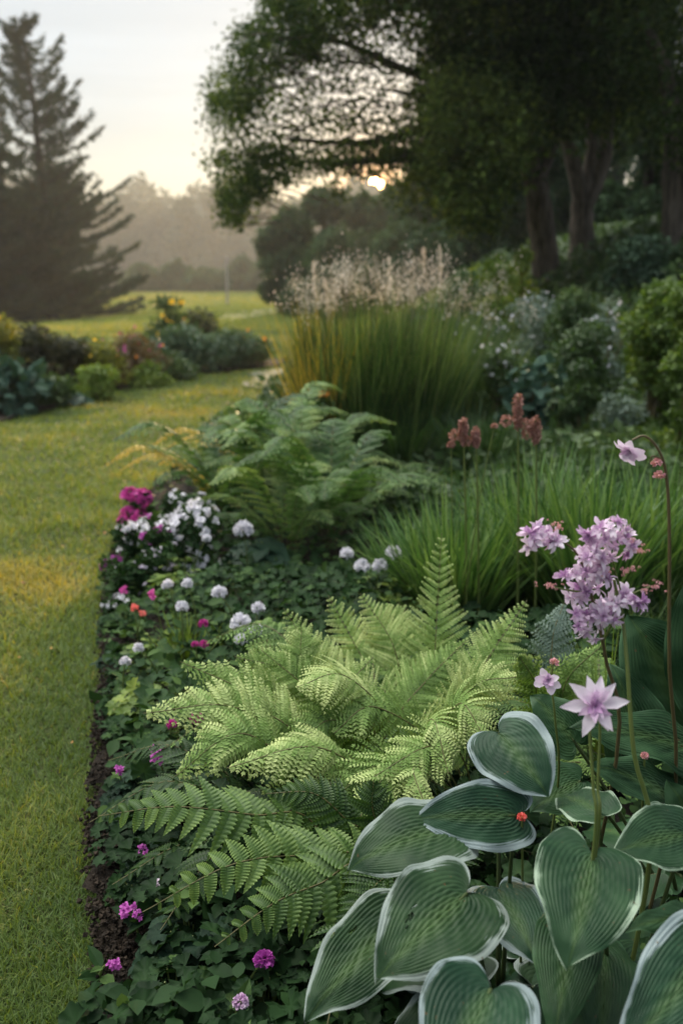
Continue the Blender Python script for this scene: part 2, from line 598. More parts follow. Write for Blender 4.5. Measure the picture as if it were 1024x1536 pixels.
LEAF4 = T_([(0, 0, 0), (-.32, .45, .06), (0, 1, -.05), (.32, .45, .06)], np.array([[0, 3, 2, 1]]))
LEAF = T_([(0, 0, 0), (-.24, .22, .05), (-.3, .5, .07), (-.15, .8, .02), (0, 1, -.08), (.15, .8, .02), (.3, .5, .07), (.24, .22, .05), (0, .5, -.01)],
          np.array([[8, 0, 7], [8, 7, 6], [8, 6, 5], [8, 5, 4], [8, 4, 3], [8, 3, 2], [8, 2, 1], [8, 1, 0]]))
PETAL = T_([(-.07, 0, 0), (.07, 0, 0), (-.22, .35, .10), (0, .35, .03), (.22, .35, .10), (-.25, .7, .12), (0, .72, .06), (.25, .7, .12), (-.1, .95, .0), (0.02, 1, -.06), (.12, .93, .02)],
           [(0, 1, 3, 2), (1, 4, 3, 3), (2, 3, 6, 5), (3, 4, 7, 6), (5, 6, 9, 8), (6, 7, 10, 9)])
PETAL = (PETAL[0], np.array([[0, 1, 3], [0, 3, 2], [1, 4, 3], [2, 3, 6], [2, 6, 5], [3, 4, 7], [3, 7, 6], [5, 6, 9], [5, 9, 8], [6, 7, 10], [6, 10, 9]]))
PINN = T_([(0, 0, 0), (-.21, .14, .03), (-.25, .42, .05), (-.15, .72, .02), (0, 1, -.04), (.15, .72, .02), (.25, .42, .05), (.21, .14, .03)],
          np.array([[0, 7, 6, 0], [0, 6, 5, 4], [0, 4, 3, 2], [0, 2, 1, 0]]))
PINN = (PINN[0], np.array([[0, 7, 6], [0, 6, 5], [0, 5, 4], [0, 4, 3], [0, 3, 2], [0, 2, 1]]))


def lobed(n=5, depth=.42):
    """a geranium-like lobed leaf, stalk at the origin"""
    V = [(0, .0, 0), (0, .42, .0)]
    m = n * 4
    for i in range(m + 1):
        a = math.radians(-235 + 290 * i / m) if False else math.radians(-55 - 70 * 0 + 290 * i / m)
        r = .52 * (1 - depth * (.5 + .5 * math.cos(2 * math.pi * i / 4)) * (0 < i < m))
        V.append((r * math.cos(a), .42 + r * math.sin(a), .10 * (r / .5) ** 2 + .055 * math.cos(math.pi * i / 2) + .02 * math.sin(i * 1.7)))
    Fv = [[1, 2 + i, 3 + i] for i in range(m)]
    return T_(V, np.array(Fv))


LOBED = lobed(6, .24)


def frames(Y, N):
    Y = unit(Y)
    X = unit(np.cross(Y, N))
    return X, Y, np.cross(X, Y)


def scatter(g, tmpl, P, Y, N, sc, var, wid=1.0):
    """place the template at every P, pointing along Y, facing N"""
    TV, TF = tmpl
    P = np.atleast_2d(P)
    n = max(len(P), len(np.atleast_2d(Y)))
    P = np.broadcast_to(P, (n, 3))
    X, Y, Z = frames(np.broadcast_to(Y, (n, 3)) + 1e-6, np.broadcast_to(N, (n, 3)))
    sc = np.broadcast_to(sc, (n,))
    wid = np.broadcast_to(wid, (n,))
    V = P[:, None] + sc[:, None, None] * (TV[None, :, 0, None] * (X * wid[:, None])[:, None] + TV[None, :, 1, None] * Y[:, None] + TV[None, :, 2, None] * Z[:, None])
    k = len(TV)
    Fc = (TF[None] + (np.arange(n) * k)[:, None, None]).reshape(-1, TF.shape[1])
    var = np.repeat(np.broadcast_to(var, (n,)), k)
    if tmpl is LOBED:
        var = var + np.tile(np.concatenate([[.30, .22], .10 * np.cos(np.pi * np.arange(k - 2) / 2) - .10]), n)
    g.add(V.reshape(-1, 3), Fc, var)


def ribbons(g, base, dirs, L, wid, droop, var, K=4, side=None, fold=0.0):
    """curved grass blades; droop bends the end sideways and down"""
    n = len(base)
    dirs = unit(dirs)
    hz = dirs.copy()
    hz[:, 2] = 0
    hz = unit(hz + R.normal(0, .02, (n, 3)) * [1, 1, 0])
    if side is None:
        side = np.cross(hz, [0, 0, 1.0]) + R.normal(0, .5, (n, 3)) * [1, 1, .1]
    side = unit(side)
    t = np.linspace(0, 1, K + 1)
    bend = (hz * .55 - np.array([0, 0, 1.0]) * .75)
    C = base[:, None] + dirs[:, None] * (L[:, None] * t[None])[..., None] + bend[:, None] * ((L * droop)[:, None] * (t ** 2.2)[None])[..., None]
    w = wid[:, None] * (1 - t[None] ** 2.5 * .95) * (.7 + .3 * np.minimum(1, t * 4))[None] * .5
    A = C - side[:, None] * w[..., None]
    B = C + side[:, None] * w[..., None]
    V = np.stack([A, B], 2).reshape(n, -1, 3)
    k = 2 * (K + 1)
    q = np.array([[2 * i, 2 * i + 1, 2 * i + 3, 2 * i + 2] for i in range(K)])
    Fq = (q[None] + (np.arange(n) * k)[:, None, None]).reshape(-1, 4)
    g.add(V.reshape(-1, 3), Fq, np.repeat(var, k))
    return C


def rdir(n):
    return unit(R.normal(0, 1, (n, 3)))


def inside(P, poly):
    x, y = P[:, 0], P[:, 1]
    r = np.zeros(len(x), bool)
    j = len(poly) - 1
    for i in range(len(poly)):
        xi, yi = poly[i]
        xj, yj = poly[j]
        c = ((yi > y) != (yj > y)) & (x < (xj - xi) * (y - yi) / (yj - yi + 1e-12) + xi)
        r ^= c
        j = i
    return r


# ------------------------------------------------------------------ the setting
def axis(lo, hi, near, fine, grow=1.12):
    out = list(np.arange(-near, near + 1e-6, fine))
    s = fine
    v = out[-1]
    while v < hi:
        s *= grow
        v += s
        out.append(v)
    s = fine
    v = out[0]
    pre = []
    while v > lo:
        s *= grow
        v -= s
        pre.append(v)
    return np.array(pre[::-1] + out)


xs = axis(-2500, 2500, 6, .12)
ys = axis(-30, 4000, 14, .12) + 8
X_, Y_ = np.meshgrid(xs, ys)
g = Geo()
nx, ny = len(xs), len(ys)
V = np.stack([X_.ravel(), Y_.ravel(), hgt(X_, Y_).ravel()], 1)
i = np.arange(ny - 1)[:, None] * nx
j = np.arange(nx - 1)[None]
g.add(V, np.stack([i + j, i + j + 1, i + nx + j + 1, i + nx + j], -1).reshape(-1, 4))
tag(g.build('ground', M['ground'], smooth=True), kind='structure')

edge_px = [(168, 1536), (150, 1400), (142, 1250), (152, 1120), (160, 1020), (160, 930), (168, 860), (185, 800), (225, 745), (300, 695), (360, 650), (420, 605), (436, 575)]
EDGE = np.array([G(*p)[:2] for p in edge_px])
e0 = EDGE[0]
# the edge swings away behind the tall grass and back towards the trees
BED = np.vstack([[e0[0] - .02, -1.5], [e0[0] - .02, .5], EDGE, [-.2, 17.5], [.6, 20.5], [2.2, 24], [4, 34], [30, 40], [30, -1.5]])
left_px = [(-120, 690), (0, 637), (60, 622), (130, 600), (200, 582), (250, 570), (330, 561), (415, 552)]
LF = np.array([G(*p)[:2] for p in left_px])
LBED = np.vstack([LF, [LF[-1][0] + .3, LF[-1][1] + 1.2], [LF[-1][0] - 1.0, LF[-1][1] + 2.4], [-5, 17.0], [-7, 13.5], [-9, 10]])


def sheet(name, poly, m, lift, cell, bump=0.0, lim=(-9, 12, -1.5, 24)):
    x = np.arange(max(lim[0], poly[:, 0].min()), min(lim[1], poly[:, 0].max()) + cell, cell)
    y = np.arange(max(lim[2], poly[:, 1].min()), min(lim[3], poly[:, 1].max()) + cell, cell)
    X, Y = np.meshgrid(x, y)
    nx = len(x)
    z = hgt(X, Y) + lift + bump * (vn(X, Y, 9, 3) - .4) + bump * .7 * (vn(X, Y, 23, 4) - .5)
    V = np.stack([X.ravel(), Y.ravel(), z.ravel()], 1)
    i = np.arange(len(y) - 1)[:, None] * nx
    j = np.arange(nx - 1)[None]
    Fq = np.stack([i + j, i + j + 1, i + nx + j + 1, i + nx + j], -1).reshape(-1, 4)
    c = V[Fq].mean(1)
    Fq = Fq[inside(c, poly)]
    us, inv = np.unique(Fq, return_inverse=True)
    g = Geo()
    g.add(V[us], inv.reshape(Fq.shape))
    return tag(g.build(name, m), kind='structure')


sheet('soil_bed', BED, M['soil'], .035, .06, .05)
sheet('far_soil_bed', LBED, M['soil'], .035, .08, .05)
PATH = np.array([G(*p)[:2] for p in ((360, 580), (385, 568), (372, 562), (415, 556), (440, 553), (462, 560), (440, 600), (405, 606), (420, 590))])
sheet('gravel_path', PATH, M['gravel'], .022, .07, .01)
FARPATH = np.array([at_z(*p, .0)[:2] for p in ((325, 477), (345, 469), (400, 465), (450, 464), (450, 471), (400, 474), (350, 481))])
sheet('meadow_path', FARPATH, M['gravel'], .05, .4, .02, lim=(-40, 20, 10, 120))

# ------------------------------------------------------------------ lawn grass (stuff)
n = 330000
d = 1.15 * (34 / 1.15) ** (R.random(n) ** 1.05)
az = R.uniform(-.50, .32, n)
P = np.stack([d * az, d, np.zeros(n)], 1)
P[:, 0] = d * az
k = ~inside(P, BED) & ~inside(P, LBED) & ~(inside(P, PATH) & (R.random(n) < .35))
P = P[k]
d = d[k]
P[:, 2] = hgt(P[:, 0], P[:, 1])
n = len(P)
nzv = .5 * vn(P[:, 0], P[:, 1], .9, 1) + .5 * vn(P[:, 0], P[:, 1], 3.1, 2)
L = (.030 + .022 * R.random(n) + .028 * S(nzv * 2 - .7)) * (1 + .02 * d)
dr = np.stack([R.normal(0, .42, n), R.normal(0, .42, n), np.ones(n)], 1)
g = Geo()
sun_tint = S(1.6 * (vn(P[:, 0], P[:, 1], 1.15, 12) - .45) + .0) * S((P[:, 1] - 3.2) / .8) * S((-.75 - P[:, 0]) / .5)  # golden sunlight patch painted into the blade colour
var = .10 + .60 * nzv + .48 * sun_tint + R.normal(0, .13, n) + .35 * (R.random(n) > .95)
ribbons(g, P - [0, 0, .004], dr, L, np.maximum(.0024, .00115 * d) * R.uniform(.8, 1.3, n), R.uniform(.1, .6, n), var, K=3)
# blades leaning over the cut edge
tag(g.build('lawn_grass', M['lawn']), 'short mown lawn grass, tinted golden where a patch of low sun is painted in', 'grass', kind='stuff')
g = Geo()
n = 90000
d = 30 * (140 / 30) ** R.random(n)
P = np.stack([d * R.uniform(-.45, .12, n), d, np.zeros(n)], 1)
P = P[~(inside(P, FARPATH) & (R.random(len(P)) < .5))]
d = P[:, 1]
n = len(P)
P[:, 2] = hgt(P[:, 0], P[:, 1])
ribbons(g, P, np.stack([R.normal(0, .4, n), R.normal(0, .4, n), np.ones(n)], 1), .05 + .0022 * d, .0022 * d, R.uniform(.1, .5, n),
        .3 + .5 * vn(P[:, 0], P[:, 1], .12, 4) + R.normal(0, .1, n), K=2)
tag(g.build('meadow_grass', M['lawn']), 'meadow grass of the far field below the misty woods', 'grass', kind='stuff')

g = Geo()
n = 16
d = R.uniform(2.0, 9, n)
P = np.stack([d * R.uniform(-.36, -.2, n), d, np.zeros(n)], 1)
P = P[~inside(P, BED)]
n = len(P)
P[:, 2] = hgt(P[:, 0], P[:, 1]) + .035
scatter(g, LEAF, P, rdir(n) * [1, 1, .3], np.array([0, 0, 1.0]) + R.normal(0, .4, (n, 3)), R.uniform(.012, .026, n), R.random(n), 1.3)
tag(g.build('fallen_leaves', M['litter']), 'small brown and orange fallen leaves lying in the lawn', 'leaf litter', kind='stuff')

# soil crumbs and twigs along the cut lawn edge
g = Geo()
n = 5200
t = R.uniform(0, 7.0, n)
ii = t.astype(int)
B = EDGE[ii] * (1 - (t - ii)[:, None]) + EDGE[ii + 1] * (t - ii)[:, None]
P = np.stack([B[:, 0] + np.abs(R.normal(0, .10, n)) - .02, B[:, 1] + R.normal(0, .03, n), np.zeros(n)], 1)
P[:, 2] = hgt(P[:, 0], P[:, 1]) + .045 + R.uniform(-.01, .02, n)
oct_ = T_([(1, 0, 0), (0, 1, 0), (-1, 0, 0), (0, -1, 0), (0, 0, 1), (0, 0, -1)], np.array([[0, 1, 4], [1, 2, 4], [2, 3, 4], [3, 0, 4], [1, 0, 5], [2, 1, 5], [3, 2, 5], [0, 3, 5]]))
scatter(g, oct_, P, rdir(n), rdir(n), R.uniform(.002, .008, n), R.random(n))
tag(g.build('soil_crumbs', M['grit'], smooth=False), 'loose dark soil crumbs along the cut lawn edge', 'soil', kind='stuff')

# ------------------------------------------------------------------ plants: generic builders
def lobes_leaves(g, C, rad, n, size, tmpl=LEAF4, flat=.75, lo=.55, upness=.35, var0=None, wid=1.0, grad=0):
    """leaves on a set of uneven balls: C (k,3) centres, rad (k,)"""
    C = np.asarray(C, float)
    w = rad ** 2 / (rad ** 2).sum()
    idx = R.choice(len(C), n, p=w)
    u = rdir(n)
    r = rad[idx] * (lo + (1 - lo) * R.random(n) ** .6) * (1 + .18 * np.sin(u[:, 0] * 7 + idx) * np.cos(u[:, 1] * 6 + 2 * idx))
    P = C[idx] + u * r[:, None] * [1, 1, flat]
    N = unit(u + [0, 0, upness] + R.normal(0, .5, (n, 3)))
    Y = unit(rdir(n) + u * .5 + [0, 0, -.25])
    tone = R.random(len(C))[idx]
    var = (.15 + .4 * tone + .35 * R.random(n)) if var0 is None else var0(P, tone)
    scatter(g, tmpl, P, Y, N, size * R.uniform(.65, 1.3, n), var, wid)
    return P


def shrub(name, label, px, D, wpx, top, m, n=3600, leaf=.05, nl=18, bloom=None, tmpl=LEAF4, group=None, cat='shrub', depth=1.0, spiky=0.0, stems=7, up=.35):
    x, y = at(px, 600, D)[:2]
    Rr = wpx / 2 / F * D
    tz = at(px, top, D)[2]
    z0 = float(hgt(x, y))
    H = max(.12, tz - z0)
    t = thing(name, label, cat, (x, y, z0), group)
    a = R.uniform(0, 2 * math.pi, nl)
    rr = R.random(nl) ** .5
    hh = R.random(nl)
    lr = Rr * R.uniform(.28, .48, nl)
    lr = np.minimum(lr, H * .5)
    C = np.stack([x + np.cos(a) * rr * (Rr - lr) * (1 - .35 * hh), y + np.sin(a) * rr * (Rr - lr) * depth * (1 - .35 * hh), z0 + lr * .6 + hh * np.maximum(.02, (H - 1.4 * lr))], 1)
    C[0] = (x, y, z0 + H - lr[0] * .75)
    g = Geo()
    lobes_leaves(g, C, lr, n, leaf, tmpl, upness=up)
    g.build('foliage', m, t, smooth=False)
    g = Geo()
    for i in range(stems):
        c = C[i % nl]
        p0 = np.array([x + R.normal(0, Rr * .12), y + R.normal(0, Rr * .12), z0 - .02])
        tube(g, bez(p0, (p0 + c) / 2 + [0, 0, H * .1], c, 6), np.linspace(.012, .005, 6) * max(1, H), 5)
    g.build('stem', M['brownstem'], t)
    if bloom:
        for (bm, bn, bs, bname) in bloom:
            g = Geo()
            idx = R.integers(0, nl, bn)
            u = rdir(bn)
            u[:, 2] = np.abs(u[:, 2])
            u[:, 1] -= .3
            u = unit(u)
            Pb = C[idx] + u * (lr[idx] * R.uniform(.95, 1.25, bn))[:, None]
            for q in range(5):
                ang = q * 2 * math.pi / 5
                Yb = np.stack([np.full(bn, math.cos(ang)), np.full(bn, -.25), np.full(bn, math.sin(ang))], 1) + R.normal(0, .25, (bn, 3))
                scatter(g, LEAF4, Pb, Yb, u, bs * R.uniform(.7, 1.2, bn), R.random(bn), 1.5)
            g.build(bname, bm, t, smooth=False)
    return t


# ------------------------------------------------------------------ trees
def limb(g, pts, r0, r1, sides=9, n=16, wob=.03):
    P = spline(pts, n)
    P = P + R.normal(0, wob * r0 * 4, P.shape) * np.linspace(0, 1, n)[:, None]
    tube(g, P, np.linspace(r0, r1, n) * (1 + R.normal(0, .03, n)), sides)
    return P


def project_ok(P, holes):
    x, y = project(P)
    k = np.ones(len(P), bool)
    for hx, hy, r in holes:
        k &= (x - hx) ** 2 + (y - hy) ** 2 > r * r
    return k


SUNGAP = [(561, 279, 17), (532, 286, 9), (515, 270, 7), (604, 262, 7), (548, 258, 6), (580, 268, 6), (498, 262, 6), (620, 278, 5)]


def clumps(g, C, cr, per, size, tmpl=LEAF4, gaps=True, var=(.1, .9), flat=.8):
    k = len(C)
    cr = cr * R.uniform(.5, 1.5, k)
    idx = np.repeat(np.arange(k), per)
    n = len(idx)
    P = C[idx] + np.clip(R.normal(0, 1, (n, 3)), -1.5, 1.5) * (cr[idx] * .5)[:, None] * [1, 1, flat]
    if gaps:
        ok = project_ok(P, SUNGAP)
        P, idx = P[ok], idx[ok]
        n = len(P)
    tone = R.uniform(var[0], var[1], k)[idx]
    N = unit(np.array([0, 0, 1.0]) + R.normal(0, .75, (n, 3)))
    scatter(g, tmpl, P, rdir(n) + [0, 0, -.3], N, size * R.uniform(.6, 1.3, n), tone * .6 + .4 * R.random(n))


def poly_samples(poly, n):
    poly = np.array(poly, float)
    lo, hi = poly.min(0), poly.max(0)
    out = []
    while sum(map(len, out)) < n:
        q = R.uniform(lo, hi, (n * 2, 2))
        out.append(q[inside(q, poly)])
    return np.concatenate(out)[:n]


def pts_px(poly, n, D0, D1):
    q = poly_samples(poly, n)
    D = R.uniform(D0, D1, n)
    return np.array([at(a[0], a[1], b) for a, b in zip(q, D)])


# the spreading shade tree whose long limb crosses the sky
b0 = G(818, 425)
b0 = at(818, 418, 16.0)
b0[2] = hgt(b0[0], b0[1])
t = thing('shade_tree', 'broad dark shade tree with forked trunk and long limb across the sunset', 'tree', b0, 'big trees on the bank')
g = Geo()
limb(g, [b0 - [0, 0, .2], b0 + [0, 0, .25], at(814, 360, 16), at(806, 300, 15.9), at(800, 262, 15.8)], .25, .17, 12, 18, .01)
g.build('trunk', M['bark'], t)
LIMBS1 = [([at(801, 270, 15.8), at(785, 215, 15.6), at(740, 150, 15), at(690, 60, 14.5)], .17, .06),
          ([at(803, 268, 15.8), at(825, 215, 15.8), at(835, 140, 15.6), at(850, 40, 15.4)], .15, .06),
          ([at(783, 215, 15.6), at(720, 228, 15), at(640, 232, 14.4), at(560, 240, 13.9), at(500, 246, 13.7), at(455, 243, 13.5)], .105, .025),
          ([at(740, 160, 15), at(640, 190, 14.4), at(560, 212, 14), at(500, 214, 13.8), at(430, 206, 13.6)], .08, .02),
          ([at(740, 150, 15), at(620, 110, 14.3), at(500, 60, 13.8), at(410, 60, 13.4)], .08, .02)]
for p, r0, r1 in LIMBS1:
    g = Geo()
    limb(g, p, r0, r1, 8, 18, .015)
    g.build('limb', M['bark'], t)
g = Geo()
SOLID = [(640, -40), (640, 60), (645, 130), (640, 200), (655, 235), (670, 285), (700, 330), (722, 335), (755, 262), (790, 212), (850, 190), (900, 168), (960, 130), (960, -40)]
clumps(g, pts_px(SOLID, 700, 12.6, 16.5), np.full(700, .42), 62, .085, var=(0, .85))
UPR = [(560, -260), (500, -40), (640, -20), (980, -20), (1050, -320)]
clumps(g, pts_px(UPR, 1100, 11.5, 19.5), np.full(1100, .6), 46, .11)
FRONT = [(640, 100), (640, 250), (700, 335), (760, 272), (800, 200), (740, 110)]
clumps(g, pts_px(FRONT, 170, 12.0, 13.0), np.full(170, .28), 40, .075, var=(.9, 1))  # palest leaf tone here paints in sunlight on the hanging clumps
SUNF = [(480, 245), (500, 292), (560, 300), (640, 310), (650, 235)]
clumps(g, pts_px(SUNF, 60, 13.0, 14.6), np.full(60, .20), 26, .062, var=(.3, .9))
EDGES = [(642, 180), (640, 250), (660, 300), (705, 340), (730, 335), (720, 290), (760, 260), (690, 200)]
clumps(g, pts_px(EDGES, 90, 12.6, 14.5), np.full(90, .26), 46, .075, var=(.95, 1))  # sunlit look of the lower edge put into the leaf tone
# the open spray against the sky
LACE = [(405, -30), (398, 20), (352, 55), (345, 85), (322, 105), (325, 130), (308, 150), (318, 200), (335, 215), (312, 235), (335, 250), (320, 320), (350, 345), (385, 320), (412, 280), (440, 262),
        (500, 262), (560, 250), (640, 255), (655, 120), (650, -30)]
clumps(g, pts_px(LACE, 480, 12.8, 14.8), np.full(480, .24), 26, .062, var=(.3, 1))
DENSE_A = [(405, -30), (398, 20), (350, 58), (345, 90), (322, 105), (322, 150), (312, 165), (330, 190), (380, 160), (420, 110), (480, 70), (540, 30), (650, 0), (650, -30)]
clumps(g, pts_px(DENSE_A, 330, 12.8, 14.8), np.full(330, .24), 34, .062, var=(.2, .9))
DENSE_B = [(330, 230), (312, 236), (335, 250), (322, 320), (350, 342), (380, 318), (412, 275), (470, 255), (560, 245), (640, 240), (640, 205), (560, 215), (470, 235), (400, 220)]
clumps(g, pts_px(DENSE_B, 190, 12.8, 14.6), np.full(190, .22), 30, .062, var=(.3, .9))
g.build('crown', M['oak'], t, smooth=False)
g = Geo()
for q in poly_samples(LACE, 170):
    c = at(q[0], q[1], R.uniform(13, 14.6))
    tgt = at(q[0] + R.uniform(30, 90), q[1] + R.uniform(-30, 40), 13.8)
    tube(g, bez(c, (c + tgt) / 2 + R.normal(0, .08, 3), tgt, 6), np.linspace(.006, .014, 6), 4)
g.build('twigs', M['bark'], t)


def big_tree(label, px, py, D, r, forks, crown_poly, cn, Dr, csize=.5, per=50, leaf=.09):
    b = at(px, py, D)
    b[2] = hgt(b[0], b[1])
    t = thing('shade_tree', label, 'tree', b, 'big trees on the bank')
    g = Geo()
    tp = at(*forks[0][0])
    limb(g, [b - [0, 0, .2], b + [0, 0, .2], (b * .5 + tp * .5), tp], r * 1.15, r * .75, 12, 14, .01)
    g.build('trunk', M['bark'], t)
    for f in forks:
        g = Geo()
        limb(g, [at(*q) for q in f], r * .62, r * .22, 8, 12, .015)
        g.build('limb', M['bark'], t)
    g = Geo()
    clumps(g, pts_px(crown_poly, cn, *Dr), np.full(cn, csize), per, leaf)
    g.build('crown', M['oak'], t, smooth=False)
    return t


big_tree('dark tree with two upright forks standing behind the forked shade tree', 872, 415, 17.2, .24,
         [[(872, 300, 17.2), (855, 230, 17.1), (846, 190, 17), (835, 60, 17)], [(872, 300, 17.2), (885, 250, 17.3), (886, 180, 17.3), (880, 60, 17)],
          [(876, 310, 17.2), (905, 240, 17.3), (915, 150, 17.4), (950, 40, 17.5)]],
         [(760, 120), (760, -200), (1100, -200), (1100, 100), (960, 190), (900, 200), (850, 190)], 420, (15, 19.5))
big_tree('grey-barked tree trunk standing at the edge of the picture behind the lime shrub', 1013, 375, 12.8, .21,
         [[(1012, 230, 12.8), (1000, 120, 12.6), (960, 20, 12.2)], [(1014, 235, 12.8), (1050, 120, 12.8), (1090, 0, 12.8)]],
         [(900, 140), (880, -60), (1160, -100), (1160, 330), (1060, 250), (985, 225), (955, 215), (985, 150), (940, 110)], 330, (11.6, 14.5), .42, 46, .075)


def leafy_tree(name, label, px, D, wpx, top, m, n, leaf, group, nl=26, low=.12, bpx=None, narrow=.55):
    """a background tree: trunk and limbs in a crown of uneven lobes"""
    x, y = at(px, 600, D)[:2]
    z0 = float(hgt(x, y))
    Rr = wpx / 2 / F * D
    H = at(px, top, D)[2] - z0
    t = thing(name, label, 'tree', (x, y, z0), group)
    hh = np.sort(R.uniform(low, 1, nl))
    prof = np.sin(np.pi * np.clip(hh * .85 + .12, 0, 1)) ** narrow
    lr = R.uniform(.26, .42, nl) * Rr
    a = R.uniform(0, 2 * math.pi, nl)
    rr = R.random(nl) ** .5 * np.maximum(0, Rr * prof - lr * .8)
    C = np.stack([x + np.cos(a) * rr, y + np.sin(a) * rr, z0 + hh * (H - lr * .8)], 1)
    C[-1, :2] = (x, y)
    g = Geo()
    idx = R.choice(nl, n, p=lr ** 2 / (lr ** 2).sum())
    u = rdir(n)
    P = C[idx] + u * (lr[idx] * (.35 + .65 * R.random(n) ** .5) * (1 + .22 * np.sin(u[:, 0] * 6 + idx) * np.cos(u[:, 2] * 7 + idx)))[:, None]
    P[:, 2] = np.maximum(P[:, 2], z0 + .05)
    ok = project_ok(P, SUNGAP)
    P, idx, u = P[ok], idx[ok], u[ok]
    tone = R.random(nl)[idx]
    scatter(g, LEAF4, P, rdir(len(P)), unit(u + [0, 0, .4] + R.normal(0, .5, (len(P), 3))), leaf * R.uniform(.6, 1.3, len(P)), .1 + .45 * tone + .4 * R.random(len(P)))
    g.build('crown', m, t, smooth=False)
    g = Geo()
    tube(g, spline([(x, y, z0 - .1), (x + .02 * H, y, z0 + H * .3), (x, y, z0 + H * .75)], 8), np.linspace(.035, .01, 8) * H, 8)
    for c in C[::3]:
        p0 = np.array([x, y, z0 + (c[2] - z0) * .6])
        tube(g, bez(p0, (p0 + c) / 2, c, 5), np.linspace(.012, .004, 5) * H, 5)
    g.build('trunk', M['farbark'], t)
    return t


MID = 'rounded trees below the setting sun'
leafy_tree('round_tree', 'low round tree at the open end of the row below the sun', 436, 46, 120, 312, M['wood'], 14000, .26, MID, low=.0)
leafy_tree('round_tree', 'rounded tree just under the drooping leaf spray', 488, 50, 150, 278, M['wood'], 18000, .26, MID, low=.0)
leafy_tree('round_tree', 'rounded tree directly below the sun disc', 560, 54, 180, 268, M['wood'], 20000, .27, MID, low=.0)
leafy_tree('round_tree', 'tall rounded tree just beside the sun, crown above it', 640, 44, 150, 205, M['wood'], 20000, .25, MID, low=.0)
leafy_tree('round_tree', 'round tree between the sun and the forked shade tree', 712, 38, 170, 195, M['wood'], 20000, .23, MID, low=.0)
leafy_tree('round_tree', 'low bushy tree standing in front of the row below the sun', 610, 36, 170, 330, M['wood'], 15000, .2, MID, low=.0)
leafy_tree('round_tree', 'broad low tree filling the foot of the row near the drooping spray', 500, 40, 170, 345, M['wood'], 15000, .2, MID, low=.0)
WG = 'dark woodland trees behind the bank'
leafy_tree('woodland_tree', 'dark woodland tree seen in the gap before the forked trunk', 770, 27, 170, 60, M['wood'], 17000, .19, WG, low=.02)
leafy_tree('woodland_tree', 'dark woodland tree seen between the two forked trunks', 850, 30, 210, 20, M['wood'], 19000, .2, WG, low=.02)
leafy_tree('woodland_tree', 'dark woodland tree between the upright forks and the grey trunk', 945, 25, 190, 40, M['wood'], 19000, .18, WG, low=.02)
leafy_tree('woodland_tree', 'dark woodland tree behind the grey trunk', 1050, 23, 210, 0, M['wood'], 19000, .18, WG, low=.02)
leafy_tree('woodland_tree', 'deep shaded woodland tree farthest back behind the lower leaves tinted as sunlit', 700, 60, 260, 150, M['wood'], 14000, .34, WG, low=.02)
leafy_tree('woodland_tree', 'deep shaded woodland tree farthest back behind the forks', 900, 55, 380, -30, M['wood'], 16000, .36, WG, low=.02)

# far hazy woods
FG = 'misty trees at the end of the meadow'
FL = ['left end beside the pines', 'second from the pines', 'with a flat crown', 'with a dip beside its crown', 'behind the grey post', 'with the tallest crown', 'just past the post', 'beside the low round tree']
tops = [300, 292, 297, 300, 284, 281, 293, 302]
for i in range(8):
    leafy_tree('misty_tree', 'pale misty far tree, ' + FL[i], 160 + i * 42, 285 + (i % 3) * 14, 78, tops[i], M['far'], 7000, 1.6, FG, nl=22, low=.03)
FH = ['left of the post beside the pines', 'with a rounded hump left of the post', 'just behind the post', 'between the post and the low round tree', 'behind the lawn end of the low round tree']
for i, (px_, tp_) in enumerate(((222, 398), (270, 392), (318, 400), (366, 388), (412, 380))):
    leafy_tree('hedge_tree', 'dark low tree below the misty woods, ' + FH[i], px_, 132 + 4 * (i % 2), 78, tp_, M['wood'], 6000, .6, 'low dark trees at the far end of the meadow', nl=16, low=.0)
g = Geo()
n = 80000
a = R.uniform(-.62, .32, n)
rr = R.uniform(350, 420, n)
hh = R.random(n) * (31 + 6 * vn(a * 60, a * 0, 1, 8))
hh = hh * (.8 + .45 * vn(a * 22, a * 0, 1, 21))
P = np.stack([rr * a, rr, hgt(rr * a, rr) + hh], 1)
scatter(g, LEAF4, P, rdir(n), unit(np.array([0, -.6, .6]) + R.normal(0, .6, (n, 3))), R.uniform(1.5, 3.2, n), R.random(n))
tag(g.build('far_woods', M['far'], smooth=False), 'pale far-off woods in the mist beyond the meadow', 'woods', kind='stuff')


